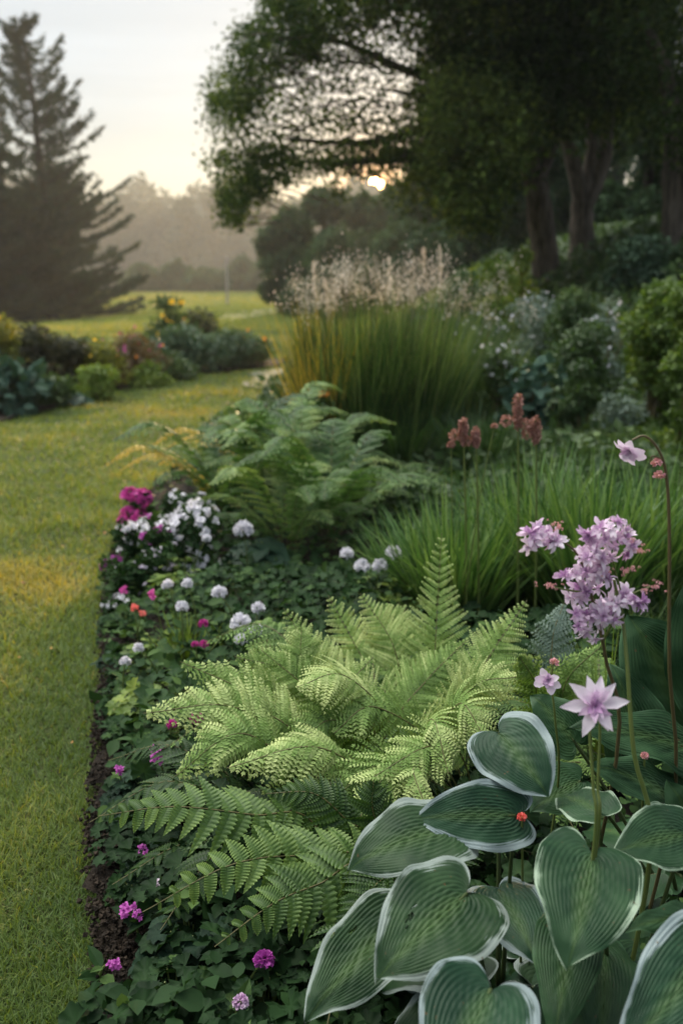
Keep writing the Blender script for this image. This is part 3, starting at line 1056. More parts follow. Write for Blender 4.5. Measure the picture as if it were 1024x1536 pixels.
def conifer(label, px, D, base_py, top, wpx, n_b=70, dense=1.0, lean=0.0, start=.03, droop=.1, upturn=.45, leaf=.24):
    b = at(px, base_py, D)
    x, y = b[:2]
    z0 = float(hgt(x, y))
    H = at(px, top, D)[2] - z0
    Rr = wpx / 2 / F * D
    t = thing('pine_tree', label, 'tree', (x, y, z0), 'pines at the meadow edge')
    g = Geo()
    trunk = spline([(x + lean * .3, y, z0 - .2), (x + lean * .1, y, z0 + H * .35), (x - lean * .25, y, z0 + H * .7), (x - lean, y, z0 + H * .99)], 20)
    tube(g, trunk, np.linspace(.024, .003, 20) * H, 8)
    g.build('trunk', M['farbark'], t)
    gb, gn = Geo(), Geo()
    for i in range(n_b):
        f = start + (1 - start) * (i + R.random()) / n_b
        f = min(f, .995)
        o = trunk[min(19, int(f * 19))] * (1 - (f * 19 % 1)) + trunk[min(19, int(f * 19) + 1)] * (f * 19 % 1)
        a = R.uniform(0, 2 * math.pi)
        Lb = Rr * ((1 - f) ** .72 * .95 + .07) * R.uniform(.55, 1.12)
        hd = np.array([math.cos(a), math.sin(a), 0])
        rise = (.10 + .75 * f ** 2) * Lb
        p = bez(o, o + hd * Lb * .55 + [0, 0, rise * .2 - droop * Lb], o + hd * Lb + [0, 0, rise - droop * Lb * .6 + upturn * Lb * .25], 10)
        tube(gb, p, np.linspace(.006, .002, 10) * H * (1.1 - f), 4)
        m_ = int(300 * dense * (Lb / Rr + .18))
        tt = R.random(m_) ** .75
        c = p[np.minimum(8, (tt * 9).astype(int))] + (p[np.minimum(9, (tt * 9).astype(int) + 1)] - p[np.minimum(8, (tt * 9).astype(int))]) * ((tt * 9) % 1)[:, None]
        sd = np.cross(hd, [0, 0, 1.0])
        off = R.normal(0, 1, m_) * Lb * .16 * (1.15 - tt)
        c = c + sd * off[:, None] + R.normal(0, .05, (m_, 3)) * [1, 1, 1.3]
        Yn = hd * R.uniform(.4, 1, m_)[:, None] + sd * np.sign(off)[:, None] * .5 + np.array([0, 0, .35]) + R.normal(0, .3, (m_, 3))
        scatter(gn, LEAF4, c, Yn, R.normal(0, 1, (m_, 3)) + [0, 0, .6], leaf * R.uniform(.7, 1.6, m_), .2 + .6 * R.random() + R.normal(0, .1, m_), .55)
    gb.build('boughs', M['farbark'], t)
    gn.build('needles', M['needle'], t, smooth=False)
    return t


conifer('tall open pine with upswept boughs against the pale sky', 75, 56, 470, 32, 290, n_b=118, lean=.5, dense=1.0, droop=.06, upturn=.8)
conifer('dark pine cut off by the picture edge, beside the tall open pine', -28, 50, 478, 165, 200, n_b=120, dense=1.6)
conifer('lower bushy pine in front of the tall pine, skirts sweeping to the meadow', 105, 62, 470, 262, 250, n_b=120, dense=1.2, start=.0)
conifer('small dense pine beside the misty woods, lowest of the pines', 35, 53, 474, 300, 230, n_b=120, dense=1.7, start=.0)
conifer('slim second pine close behind the tall open pine', 18, 66, 470, 110, 160, n_b=70, dense=1.0, lean=.3)

# the thin pale post in the meadow
p = at(341, 445, 78)
p[2] = hgt(p[0], p[1])
pt = at(341, 388, 78)
t = thing('meadow_post', 'thin pale post standing in the far meadow before the misty woods', 'post', p)
g = Geo()
tube(g, [p - [0, 0, .3], p + [0, 0, 1], (p[0], p[1], pt[2])], [.09, .08, .07], 10)
g.build('pole', M['post'], t)
g = Geo()
tube(g, [(p[0], p[1], pt[2] - .02), (p[0], p[1], pt[2] + .05), (p[0], p[1], pt[2] + .12)], [.10, .10, .02], 10)
g.build('cap', M['post'], t)

# ------------------------------------------------------------------ far left border
LB = 'shrubs and perennials of the far border'
shrub('border_shrub', 'yellow-tipped shrub at the picture edge behind the broad blue leaves', 8, 11.6, 92, 472, M['gold'], 2600, .05, group=LB, bloom=[(M['yellow'], 8, .04, 'blossoms')])
shrub('border_shrub', 'dark bronze upright shrub beside the yellow-tipped shrub', 58, 12.2, 110, 484, M['shrubdark'], 3000, .05, group=LB)
shrub('border_shrub', 'dark bronze bushy shrub before the golden shrub', 100, 12.6, 105, 500, M['shrubdark'], 2600, .05, group=LB)
shrub('border_shrub', 'golden-green rounded shrub in the border', 152, 12.9, 126, 506, M['gold'], 3200, .05, group=LB, bloom=[(M['yellow'], 14, .03, 'blossoms')])
shrub('border_shrub', 'loose shrub flecked with pink flowers in the border', 200, 13.4, 126, 496, M['ruddy'], 3200, .05, group=LB, bloom=[(M['pink'], 16, .032, 'blossoms'), (M['orange'], 6, .028, 'buds')])
shrub('border_shrub', 'blue-green feathery mound before the small dark conifers', 278, 15.2, 151, 482, M['teal'], 4200, .07, group=LB, up=.1)
shrub('border_shrub', 'small dark bush with a yellow tip, tallest in the border', 254, 17.2, 84, 442, M['shrub'], 2600, .06, group=LB, bloom=[(M['yellow'], 9, .07, 'blossoms')])
shrub('border_shrub', 'dark round bush beside the tallest bush of the border', 304, 17.4, 90, 460, M['shrubdark'], 2400, .06, group=LB, bloom=[(M['orange'], 6, .05, 'blossoms')])
shrub('border_shrub', 'dull green mound near the end of the border', 340, 15.9, 129, 490, M['teal'], 3200, .06, group=LB)
shrub('border_shrub', 'low dark green mound with orange flowers ending the border', 382, 16.4, 110, 502, M['shrub'], 2600, .05, group=LB, bloom=[(M['orange'], 12, .05, 'blossoms')])
shrub('border_shrub', 'low leafy mound in front of the golden shrub', 148, 11.6, 90, 546, M['lime'], 1800, .05, group=LB)
shrub('border_shrub', 'dark low mound before the bronze shrubs', 75, 11.0, 105, 559, M['shrub'], 2000, .06, group=LB)
shrub('border_shrub', 'small pale-leaved mound by the lawn in front of the pink-flecked shrub', 225, 13.0, 75, 540, M['lime'], 1200, .05, group=LB)
shrub('border_shrub', 'flat green mound by the lawn in front of the feathery mound', 262, 14.1, 90, 524, M['shrub'], 1500, .05, group=LB)


shrub('border_shrub', 'dark leafy shrub filling the back of the border behind the golden shrub', 140, 14.2, 123, 504, M['shrub'], 3200, .05, group=LB)
shrub('border_shrub', 'dull olive shrub at the picture edge of the border', -10, 11.9, 100, 497, M['shrubdark'], 3000, .05, group=LB)
shrub('border_shrub', 'grey-green leafy mound filling the border behind the flat green mound', 215, 14.6, 100, 500, M['teal'], 2600, .05, group=LB)


def bigleaf_plant(name, label, px, D, wpx, top, m, n=22, lsize=.3, group=None, cat='plant', wid=1.0, droop=.25):
    """a rosette of broad leaves, each leaf a ribbed blade on a stalk"""
    x, y = at(px, 600, D)[:2]
    z0 = float(hgt(x, y))
    Rr = wpx / 2 / F * D
    H = at(px, top, D)[2] - z0
    t = thing(name, label, cat, (x, y, z0), group)
    gs = Geo()
    for i in range(n):
        a = i * 2.4 + R.normal(0, .2)
        f = (i + .5) / n
        hd = np.array([math.cos(a), math.sin(a), 0])
        B = np.array([x, y, z0]) + hd * Rr * .55 * f ** .6 + [0, 0, H * (1 - .55 * f)]
        Tp = B + hd * lsize * (.85) + [0, 0, -lsize * droop * R.uniform(.6, 1.4)]
        hosta_leaf(t, B, Tp, R.uniform(.8, 1.05) * wid, m, nrm=[0, -.15, 1], rows=14, cols=16, petiole=False)
        tube(gs, bez((x, y, z0 - .02), (x + hd[0] * .02, y + hd[1] * .02, z0 + H * .6), B, 6), [.006] * 6, 5)
    gs.build('stalks', M['stem'], t)
    return t


HO = np.array([(0, 0), (.09, -.15), (.25, -.22), (.41, -.13), (.50, .08), (.51, .32), (.42, .58), (.24, .82), (.08, .95), (0, 1.0)], float)


def hosta_leaf(parent, B, T, width, m, nrm=None, roll=0.0, cup=.09, arch=.25, wave=.026, rows=46, cols=46, petiole=True, crown=None, label=None, name='leaf', holes=(), ribs=11, heart=1.0):
    B = np.asarray(B, float)
    T = np.asarray(T, float)
    L = np.linalg.norm(T - B)
    Y = (T - B) / L
    if nrm is None:
        nrm = unit(unit(EYE - B) * .55 + np.array([0, -.1, 1.0]) * .6)
    X, Y, Z = frames(Y, np.asarray(nrm, float))
    c, s = math.cos(roll), math.sin(roll)
    X, Z = X * c + Z * s, Z * c - X * s
    O = spline(HO * [1, heart if False else 1], rows)
    tt = np.linspace(0, 1, rows)
    Mr = tt ** 1.35
    ph = R.uniform(0, 6, 2)
    Vs, UVs = [], []
    for sgn in (-1, 1):
        s_ = np.linspace(0, 1, cols)
        xx = O[:, 0][:, None] * s_[None] * width
        yy = Mr[:, None] * (1 - s_[None] ** 1.0) + O[:, 1][:, None] * s_[None]
        thin = np.clip(np.sin(np.pi * np.clip(tt * .92 + .06, 0, 1)), .0, 1)[:, None]
        zz = cup * np.abs(xx) ** 1.25 - .035 * np.clip(s_[None] - .8, 0, 1) * 2 * thin - arch * (yy - .35) ** 2
        zz = zz + .0050 * thin * np.cos(2 * np.pi * ribs * (s_[None] ** .93 + .012 * np.sin(tt[:, None] * 9 + ph[0]) + .008 * np.sin(tt[:, None] * 23 + ph[1]))) * -(.75 + .45 * np.sin(tt[:, None] * 7 + s_[None] * 5 + ph[1])) * np.minimum(1, (1.0 - s_[None]) * 8)
        zz = zz + wave * s_[None] ** 3 * np.sin(yy * 13 + ph[0 if sgn < 0 else 1]) * 1.6 + .010 * np.sin(yy * 46 + s_[None] * 17 + ph[0]) * np.sin(s_[None] * 31 + yy * 9) * (1 - s_[None]) * thin
        zz = zz - .09 * np.clip(yy - .86, 0, 1) * 5 * 1.0
        P = B + L * (sgn * xx[..., None] * X + yy[..., None] * Y + zz[..., None] * Z)
        Vs.append(P.reshape(-1, 3))
        UVs.append(np.stack([np.broadcast_to(tt[:, None], xx.shape), np.broadcast_to(s_[None], xx.shape)], -1).reshape(-1, 2))
    i = np.arange(rows - 1)[:, None] * cols
    j = np.arange(cols - 1)[None]
    q = np.stack([i + j, i + j + 1, i + cols + j + 1, i + cols + j], -1).reshape(-1, 4)
    q2 = q
    g = Geo()
    if len(holes):     # small bites, given in leaf units on the x > 0 side
        cc = np.stack([(O[:, 0][:, None] * np.linspace(0, 1, cols)[None] * width).ravel(), (Mr[:, None] * (1 - np.linspace(0, 1, cols)[None]) + O[:, 1][:, None] * np.linspace(0, 1, cols)[None]).ravel()], 1)[q].mean(1)
        q_ok = np.ones(len(q), bool)
        for hx, hy, hr in holes:
            q_ok &= ((cc[:, 0] - hx) / 1.0) ** 2 + ((cc[:, 1] - hy) / 2.2) ** 2 > hr ** 2
        q2 = q[q_ok]
    g.add(Vs[0], q, .5, UVs[0])
    g.add(Vs[1], q2[:, ::-1], .5, UVs[1])
    o = g.build(name, m, parent, use_uv=True)
    if label:
        o['label'] = label
    if petiole:
        g = Geo()
        crown = np.array(parent.location) if crown is None else crown
        tube(g, np.vstack([bez(crown, (crown + B) / 2 + [0, 0, .05], B - Y * .01 * 0 - Z * .004, 12), B + Y * L * .25 - Z * .006 + Z * -.0]), np.concatenate([np.linspace(.0048, .0028, 12), [.001]]), 7)
        g.build('petiole', M['petiole'], o, org=None)
    return o


M['bigblue'] = hosta_mat('broad_blue_leaf', (.018, .045, .028), (.036, .075, .046), margin=(.03, .065, .04), mw=.0, light=(.04, .08, .045))
shrub('broad_leaf_plant', 'plant with broad drooping blue-green leaves at the lawn edge of the border', 25, 10.4, 150, 545, M['bigteal'], 330, .17, tmpl=LEAF, group=LB, cat='plant')
shrub('broad_leaf_plant', 'second broad-leaved plant cut by the picture edge beside the blue-green one', -30, 10.8, 120, 530, M['bigteal'], 260, .17, tmpl=LEAF, group=LB, cat='plant')
bigleaf_plant('broad_leaf_plant', 'pale broad-leaved plant low beside the blue-leaved plant', 108, 11.2, 60, 590, M['bigblue'], 14, .2, LB)
shrub('broad_leaf_plant', 'blue-green broad-leaved plant behind the dusty pink seed heads', 795, 7.0, 120, 536, M['bigteal'], 200, .13, tmpl=LEAF, cat='plant')
bigleaf_plant('broad_leaf_plant', 'dull green broad-leaved plant beside the white flower mound', 385, 4.35, 120, 812, M['bigblue'], 20, .16)

# ------------------------------------------------------------------ tall feather grass
def grass_clump(label, px, D, wpx, top, n, m, plume=None, name='feather_grass', lean=.10, width=.006, droop=(.02, .25), group=None, base_r=.45, cat='ornamental grass', pn=26, psize=.017):
    x, y = at(px, 600, D)[:2]
    z0 = float(hgt(x, y))
    H = at(px, top, D)[2] - z0
    Rr = wpx / 2 / F * D
    t = thing(name, label, cat, (x, y, z0), group)
    a = R.uniform(0, 2 * math.pi, n)
    r = R.random(n) ** .5 * Rr
    B = np.stack([x + np.cos(a) * r * base_r, y + np.sin(a) * r * base_r, np.full(n, z0)], 1)
    dr = np.stack([np.cos(a) * r * (1 - base_r) / H, np.sin(a) * r * (1 - base_r) / H, np.ones(n)], 1) + R.normal(0, lean, (n, 3)) * [1, 1, 0]
    L = H * R.uniform(.35 if plume is None else .62, 1.0, n) * (.85 + .3 * vn(B[:, 0], B[:, 1], 4, 15))
    g = Geo()
    ribbons(g, B, dr, L, width * R.uniform(.6, 1.6, n), R.uniform(*droop, n), R.random(n), K=6)
    g.build('blades', m, t)
    if plume:
        pm, np_, = plume
        gs, gp = Geo(), Geo()
        ii = R.choice(n, np_, replace=False)
        for q in ii:
            d_ = unit(dr[q] + R.normal(0, .03, 3))
            hh = H * R.uniform(.88, 1.05)
            e = B[q] + d_ * hh
            pts = bez(B[q], B[q] + d_ * hh * .5, e + R.normal(0, .03, 3), 7)
            tube(gs, pts, np.linspace(.0025, .001, 7), 3)
            s_ = R.random(pn) ** .8
            pl = hh * .075
            c = e - d_ * pl * s_[:, None] + R.normal(0, .026, (pn, 3)) * (1.2 - .5 * s_)[:, None] * [1, 1, 1.5]
            scatter(gp, LEAF4, c, d_ + R.normal(0, .5, (pn, 3)), rdir(pn), psize * R.uniform(.6, 1.3, pn), R.random(pn), .6)
        gs.build('stems', M['seedy'], t)
        gp.build('plumes', pm, t, smooth=False)
    return t


FGp = 'tall feather grass clumps'
grass_clump('tall feather grass clump with cream plumes, nearest the lawn', 532, 6.8, 215, 392, 1400, M['reed'], (M['plume'], 62), group=FGp)
grass_clump('tall feather grass clump with the thickest pale plumes', 606, 7.0, 250, 386, 1500, M['reed'], (M['plume'], 66), group=FGp)
grass_clump('tall green feather grass clump nearest the shrubs', 672, 7.8, 250, 425, 1500, M['reed'], (M['plume'], 36), group=FGp)
grass_clump('tall dark grass clump filling the foot of the feather grass', 610, 6.6, 240, 560, 1300, M['sedge'], None, name='sedge_clump', width=.009, droop=(.1, .6), cat='ornamental grass')
grass_clump('dark grass clump behind the two-headed seed stalks', 720, 6.3, 170, 570, 900, M['sedge'], None, name='sedge_clump', width=.009, droop=(.1, .6), cat='ornamental grass')
# straw-coloured spikes standing over the plumes
for q, (sx, sy, lab) in enumerate(((470, 395, 'straw-coloured seed spike at the lawn side of the feather grass'), (488, 418, 'shorter straw-coloured seed spike over the golden leaves'), (583, 388, 'upright seed spike over the pink plumes'),
                                   (635, 372, 'tallest pale seed spike over the feather grass'), (659, 370, 'pale seed spike next to the tallest one'))):
    D = 7.2 + .1 * q
    tp = at(sx, sy, D)
    bs = np.array([tp[0] + .05, tp[1], hgt(tp[0] + .05, tp[1])])
    t = thing('seed_spike', lab, 'seed spike', bs, 'seed spikes over the feather grass')
    g = Geo()
    pts = bez(bs, (bs + tp) / 2 + [.03, 0, 0], tp, 10)
    tube(g, pts, np.linspace(.006, .002, 10), 5)
    g.build('stem', M['seedy'], t)
    g = Geo()
    n = 160
    s_ = R.random(n)
    dn = unit(pts[-1] - pts[-4])
    c = tp - dn * (.30 * s_)[:, None] + R.normal(0, .011, (n, 3)) * (.25 + s_)[:, None]
    scatter(g, LEAF4, c, dn + R.normal(0, .5, (n, 3)), rdir(n), .020 * R.uniform(.6, 1.3, n), R.random(n), .8)
    g.build('seed_head', M['plume'], t, smooth=False)
shrub('golden_shrub', 'upright shrub of leaves coloured golden as if backlit, against the feather grass', 462, 7.0, 76, 470, M['gold'], 2600, .03, nl=22, stems=16)  # golden leaf colour stands in for backlight
grass_clump('grass stems tinted golden as if backlit, at the lawn side of the feather grass', 480, 6.7, 110, 420, 300, M['backlitreed'], (M['plume'], 26), droop=(.02, .3))
shrub('golden_shrub', 'small leafy bush with orange flowers at the foot of the golden shrub', 470, 6.4, 80, 585, M['shrub'], 1600, .04, bloom=[(M['orange'], 5, .025, 'blossoms')])

# ------------------------------------------------------------------ right-hand bank
RG = 'shrubs on the shaded bank'
shrub('bank_shrub', 'bright green loose shrub just behind the feather grass plumes', 740, 11.5, 120, 385, M['lime'], 4200, .06, group=RG)
shrub('bank_shrub', 'light green upright shrub in front of the forked trunk', 775, 12.5, 60, 372, M['lime'], 1500, .06, group=RG)
shrub('bank_shrub', 'fine green shrub covered in tiny white flowers', 720, 9.0, 170, 468, M['shrub'], 5200, .035, group=RG, bloom=[(M['white'], 90, .018, 'blossoms')])
shrub('bank_shrub', 'pale flowering shrub below the forked trunks', 800, 9.8, 120, 440, M['silver'], 4000, .035, group=RG, bloom=[(M['white'], 60, .016, 'blossoms')])
shrub('bank_shrub', 'dark green shrub below the upright forks', 850, 9.4, 110, 432, M['shrub'], 4000, .045, group=RG)
shrub('bank_shrub', 'dark round evergreen bush next to the lime shrub', 880, 7.6, 130, 480, M['shrub'], 4600, .04, group=RG)
shrub('bank_shrub', 'lime-green rounded shrub at the picture edge', 985, 7.0, 170, 420, M['limedark'], 8500, .045, group=RG, nl=22)
shrub('bank_shrub', 'lime-green overhanging shrub nearest the frame edge', 1035, 6.2, 150, 400, M['limedark'], 6500, .045, group=RG)
shrub('bank_shrub', 'small olive leafy bush in front of the dark round bush', 868, 6.8, 76, 540, M['shrub'], 2600, .035, group=RG)
shrub('bank_shrub', 'spreading fern-like bush beside the grey trunk', 945, 11.5, 130, 352, M['teal'], 4200, .06, group=RG)
grass_clump('soft tan-green grass mound below the grey trunk', 930, 10.2, 110, 398, 1100, M['reed'], None, name='sedge_clump', droop=(.3, .9), cat='ornamental grass', width=.008)
shrub('bank_shrub', 'low silvery sprawling plant in front of the lime shrub', 925, 6.9, 130, 590, M['silver'], 3000, .03, group=RG)
shrub('bank_shrub', 'low silvery plant climbing towards the frame edge', 1000, 7.2, 120, 560, M['silver'], 2600, .03, group=RG)
shrub('bank_shrub', 'white-flecked low shrub between the feather grass and the blue broad leaves', 745, 7.4, 110, 520, M['shrub'], 3000, .035, group=RG, bloom=[(M['white'], 30, .02, 'blossoms')])
shrub('bank_shrub', 'small dark bush at the foot of the upright forks', 905, 12.5, 90, 402, M['shrub'], 2200, .06, group=RG)
shrub('bank_shrub', 'dark bush at the foot of the forked trunk', 690, 10.5, 110, 402, M['shrub'], 3000, .05, group=RG)
shrub('bank_shrub', 'small white-flowered mound far up the bank below the grey trunk', 905, 8.8, 90, 446, M['silver'], 1800, .035, group=RG, bloom=[(M['white'], 40, .02, 'blossoms')])

# undergrowth on the bank and in the woods (stuff)
g = Geo()
n = 72000
y = 5.2 * (30 / 5.2) ** R.random(n)
x = y * R.uniform(-.14, .66, n)
P = np.stack([x, y, np.zeros(n)], 1)
P = P[inside(P, BED)]
n = len(P)
hh = .10 + .32 * vn(P[:, 0], P[:, 1], 1.3, 6)
P[:, 2] = hgt(P[:, 0], P[:, 1]) + hh * R.random(n) ** .5
scatter(g, LEAF4, P, rdir(n), unit(np.array([0, -.3, 1]) + R.normal(0, .5, (n, 3))), (.035 + .007 * P[:, 1]) * R.uniform(.6, 1.3, n), .2 + .5 * vn(P[:, 0], P[:, 1], 1.1, 9) + R.normal(0, .15, n))
tag(g.build('bank_undergrowth', M['shrub'], smooth=False), 'shaded leafy undergrowth covering the bank', 'undergrowth', kind='stuff')
g = Geo()
n = 60000
P = np.stack([R.uniform(.8, 4.4, n), R.uniform(2.9, 6.9, n), np.zeros(n)], 1)
P = P[P[:, 0] > .17 * P[:, 1] + .25]
n = len(P)
P[:, 2] = hgt(P[:, 0], P[:, 1])
ribbons(g, P, np.stack([R.normal(-.1, .25, n), R.normal(-.05, .25, n), np.ones(n)], 1), R.uniform(.18, .46, n), R.uniform(.003, .006, n), R.uniform(.1, .8, n), .2 + .6 * vn(P[:, 0], P[:, 1], 1.4, 3) + R.normal(0, .1, n), K=5)
tag(g.build('slope_grass', M['reed']), 'dense fine olive grass on the slope behind the lilac flowers', 'grass', kind='stuff')

# ------------------------------------------------------------------ iris clump
IG = 'sword-leaved clumps in the middle of the bed'
for (px, D, wpx, top, n, lab) in ((690, 3.55, 270, 678, 1000, 'bright green sword-leaved clump just behind the tall fern frond'), (800, 3.8, 260, 648, 1000, 'sword-leaved clump below the dusty pink seed heads'),
                                  (900, 3.5, 250, 668, 900, 'sword-leaved clump behind the lilac flower head'), (1000, 3.7, 260, 655, 900, 'sword-leaved clump behind the arching lilac stem'),
                                  (625, 3.9, 200, 735, 480, 'low sword-leaved clump beside the ferns at the bend')):
    grass_clump(lab, px, D, wpx, top, n, M['iris'], None, name='iris_clump', lean=.13, width=.012, droop=(.02, .42), group=IG, base_r=.35, cat='iris')

# ------------------------------------------------------------------ ferns
def frond(parent, path, nrm, w, m, pairs=26, kind='lacy', t0=.16, ang=33, droop=.25, peak=.38, tone=.5, rachis=.0022, name='frond', label=None, pin=None, flip=0.0, back=0.0):
    """path: 3-D points from base to tip; nrm: which way the frond faces; w: half width"""
    nP = 60
    P = spline(path, nP)
    N0 = np.asarray(nrm, float)
    T = unit(np.gradient(P, axis=0))
    Sd = unit(np.cross(T, N0))
    Nn = np.cross(Sd, T)
    seg = np.linalg.norm(np.diff(P, axis=0), axis=1)
    Ltot = seg.sum()
    g = Geo()
    PP, YY, NN, SS, VV = [], [], [], [], []
    ts = t0 + (1 - t0) * (np.arange(pairs) / pairs) ** .92
    ca, sa = math.cos(math.radians(ang)), math.sin(math.radians(ang))
    for i, t in enumerate(ts):
        f = t * (nP - 1)
        k = min(nP - 2, int(f))
        fr = f - k
        o = P[k] * (1 - fr) + P[k + 1] * fr
        tt = (t - t0) / (1 - t0)
        prof = (tt / peak) ** .45 if tt < peak else ((1 - tt) / (1 - peak)) ** .85
        prof = max(.03, .25 + .75 * prof if tt < peak else prof)
        for sg in (-1, 1):
            Lp = w * prof * R.uniform(.84, 1.1)
            dirp = unit(Sd[k] * sg * ca + T[k] * sa + R.normal(0, .055, 3) + Nn[k] * (.07 * math.sin(i * .9 + sg)))
            dn = Nn[k] * -droop * R.uniform(.6, 1.5)
            dn = dn + np.array([0, 0, -1.0]) * droop * .5 * R.uniform(.3, 1.3)
            if kind == 'lacy':
                pitch = Ltot * (1 - t0) / pairs
                sp = pitch * .30 if pin is None else pin
                m_ = max(3, int(Lp / sp))
                s_ = (np.arange(m_) + .4) / m_
                c = o + dirp * (Lp * s_)[:, None] + dn * (Lp * s_ ** 2)[:, None] + T[k] * (Lp * .10 * s_ ** 2)[:, None]
                ax = unit(dirp + dn * (2 * s_)[:, None] + T[k] * (.2 * s_)[:, None])
                pl = pitch * .70 * (1.04 - s_) ** .38 * min(1, .5 + prof)
                nv = unit(Nn[k] + R.normal(0, .13, 3))
                cr_ = unit(np.cross(ax, nv))
                for s2 in (-1, 1):
                    PP.append(c)
                    YY.append(unit(cr_ * s2 * .86 + ax * .50 + nv * (-.12) + R.normal(0, .07, (m_, 3))))
                    NN.append(np.broadcast_to(nv, (m_, 3)) + R.normal(0, .09, (m_, 3)))
                    SS.append(pl * R.uniform(.85, 1.1, m_))
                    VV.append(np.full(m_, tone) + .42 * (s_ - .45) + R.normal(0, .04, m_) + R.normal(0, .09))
                # end leaflet
                PP.append(c[-1:])
                YY.append(ax[-1:])
                NN.append(nv[None])
                SS.append(np.array([pl[-1] * 1.3]))
                VV.append(np.array([tone + .2]))
                tube(g, np.vstack([o[None], c[::max(1, m_ // 4)]]), .0006, 3, tone)
            else:
                # once-divided: a long toothed leaflet, built as a ruffled strip
                K = 22
                s_ = np.linspace(0, 1, K)
                c = o + dirp * (Lp * s_)[:, None] + dn * (Lp * s_ ** 2)[:, None] + T[k] * (Lp * .16 * s_ ** 2)[:, None]
                ax = unit(np.gradient(c, axis=0))
                nv = unit(Nn[k] + R.normal(0, .1, 3))
                cr_ = unit(np.cross(ax, nv))
                wp = Ltot / pairs * (.33 + .06 * (1 - tt)) * np.minimum(1, (1.01 - s_) * 1.5) ** .9 * np.minimum(1, .55 + s_ * 4) * (1 + .16 * np.where(np.arange(K) % 2, 1, -1))
                wp = np.minimum(wp, Lp * .28)
                rip = nv * (.0009 * np.where(np.arange(K) % 2, 1, -1))[:, None]
                Vv = np.stack([c - cr_ * wp[:, None] + nv * (wp * .18)[:, None] + rip, c - nv * .0006, c + cr_ * wp[:, None] + nv * (wp * .18)[:, None] + rip], 1).reshape(-1, 3)
                q = []
                for a in range(K - 1):
                    q += [[3 * a, 3 * a + 1, 3 * a + 4, 3 * a + 3], [3 * a + 1, 3 * a + 2, 3 * a + 5, 3 * a + 4]]
                vv = tone + R.normal(0, .07) + np.repeat(.12 * np.where(np.arange(K) % 2, 1, -1), 3) + np.tile([.08, -.18, .08], K) + np.repeat(.2 * (s_ - .5), 3)
                g.add(Vv, q, vv)
    if kind == 'lacy':
        scatter(g, PINN, np.concatenate(PP), np.concatenate(YY), np.concatenate(NN), np.concatenate(SS), np.concatenate(VV), 1.05)
    tube(g, P, rachis * .3, 3, tone)
    o = g.build(name, m, parent, smooth=False)
    if label:
        o['label'] = label
    g = Geo()
    tube(g, P, np.linspace(rachis, rachis * .35, nP), 5)
    g.build('rachis', M['rachis'], o)
    return o


def front(p, k=.6):
    """facing partly up, partly to where the photographer stands"""
    p = np.asarray(p, float)
    return unit(unit(EYE - p) * k + np.array([0, 0, 1.0]) * (1 - k) + R.normal(0, .08, 3))


def px_fronds(t, specs, m, **kw):
    crown = np.array(t.location)
    for s in specs:
        pts = [at(*q) for q in s['p']]
        if s.get('root', True):
            pts = [crown + R.normal(0, .02, 3) * [1, 1, 0]] + pts
        k2 = dict(kw)
        k2.update({a: b for a, b in s.items() if a not in ('p', 'root', 'face')})
        frond(t, pts, front(pts[-2], s.get('face', .6)), k2.pop('w'), k2.pop('m', m), **k2)


def fern_rosette(t, n, L, w, m, rise=.75, tone=(.2, .7), spread=(0, 2 * math.pi), pairs=20, kind='lacy', pin=None, arch=.55, **kw):
    c = np.array(t.location)
    for i in range(n):
        a = spread[0] + (spread[1] - spread[0]) * (i + R.random() * .8) / n
        l = L * R.uniform(.75, 1.12)
        rs = rise * R.uniform(.7, 1.25)
        hd = np.array([math.cos(a), math.sin(a), 0])
        pts = [c, c + hd * l * .25 + [0, 0, l * .45 * rs], c + hd * l * .6 + [0, 0, l * .72 * rs], c + hd * l * .98 + [0, 0, l * (.75 - arch * .4) * rs]]
        frond(t, pts, unit(np.array([0, 0, 1.0]) - hd * .35 * rs + R.normal(0, .1, 3)), w * l / L, m, pairs=pairs, kind=kind, tone=R.uniform(*tone), pin=pin, **kw)


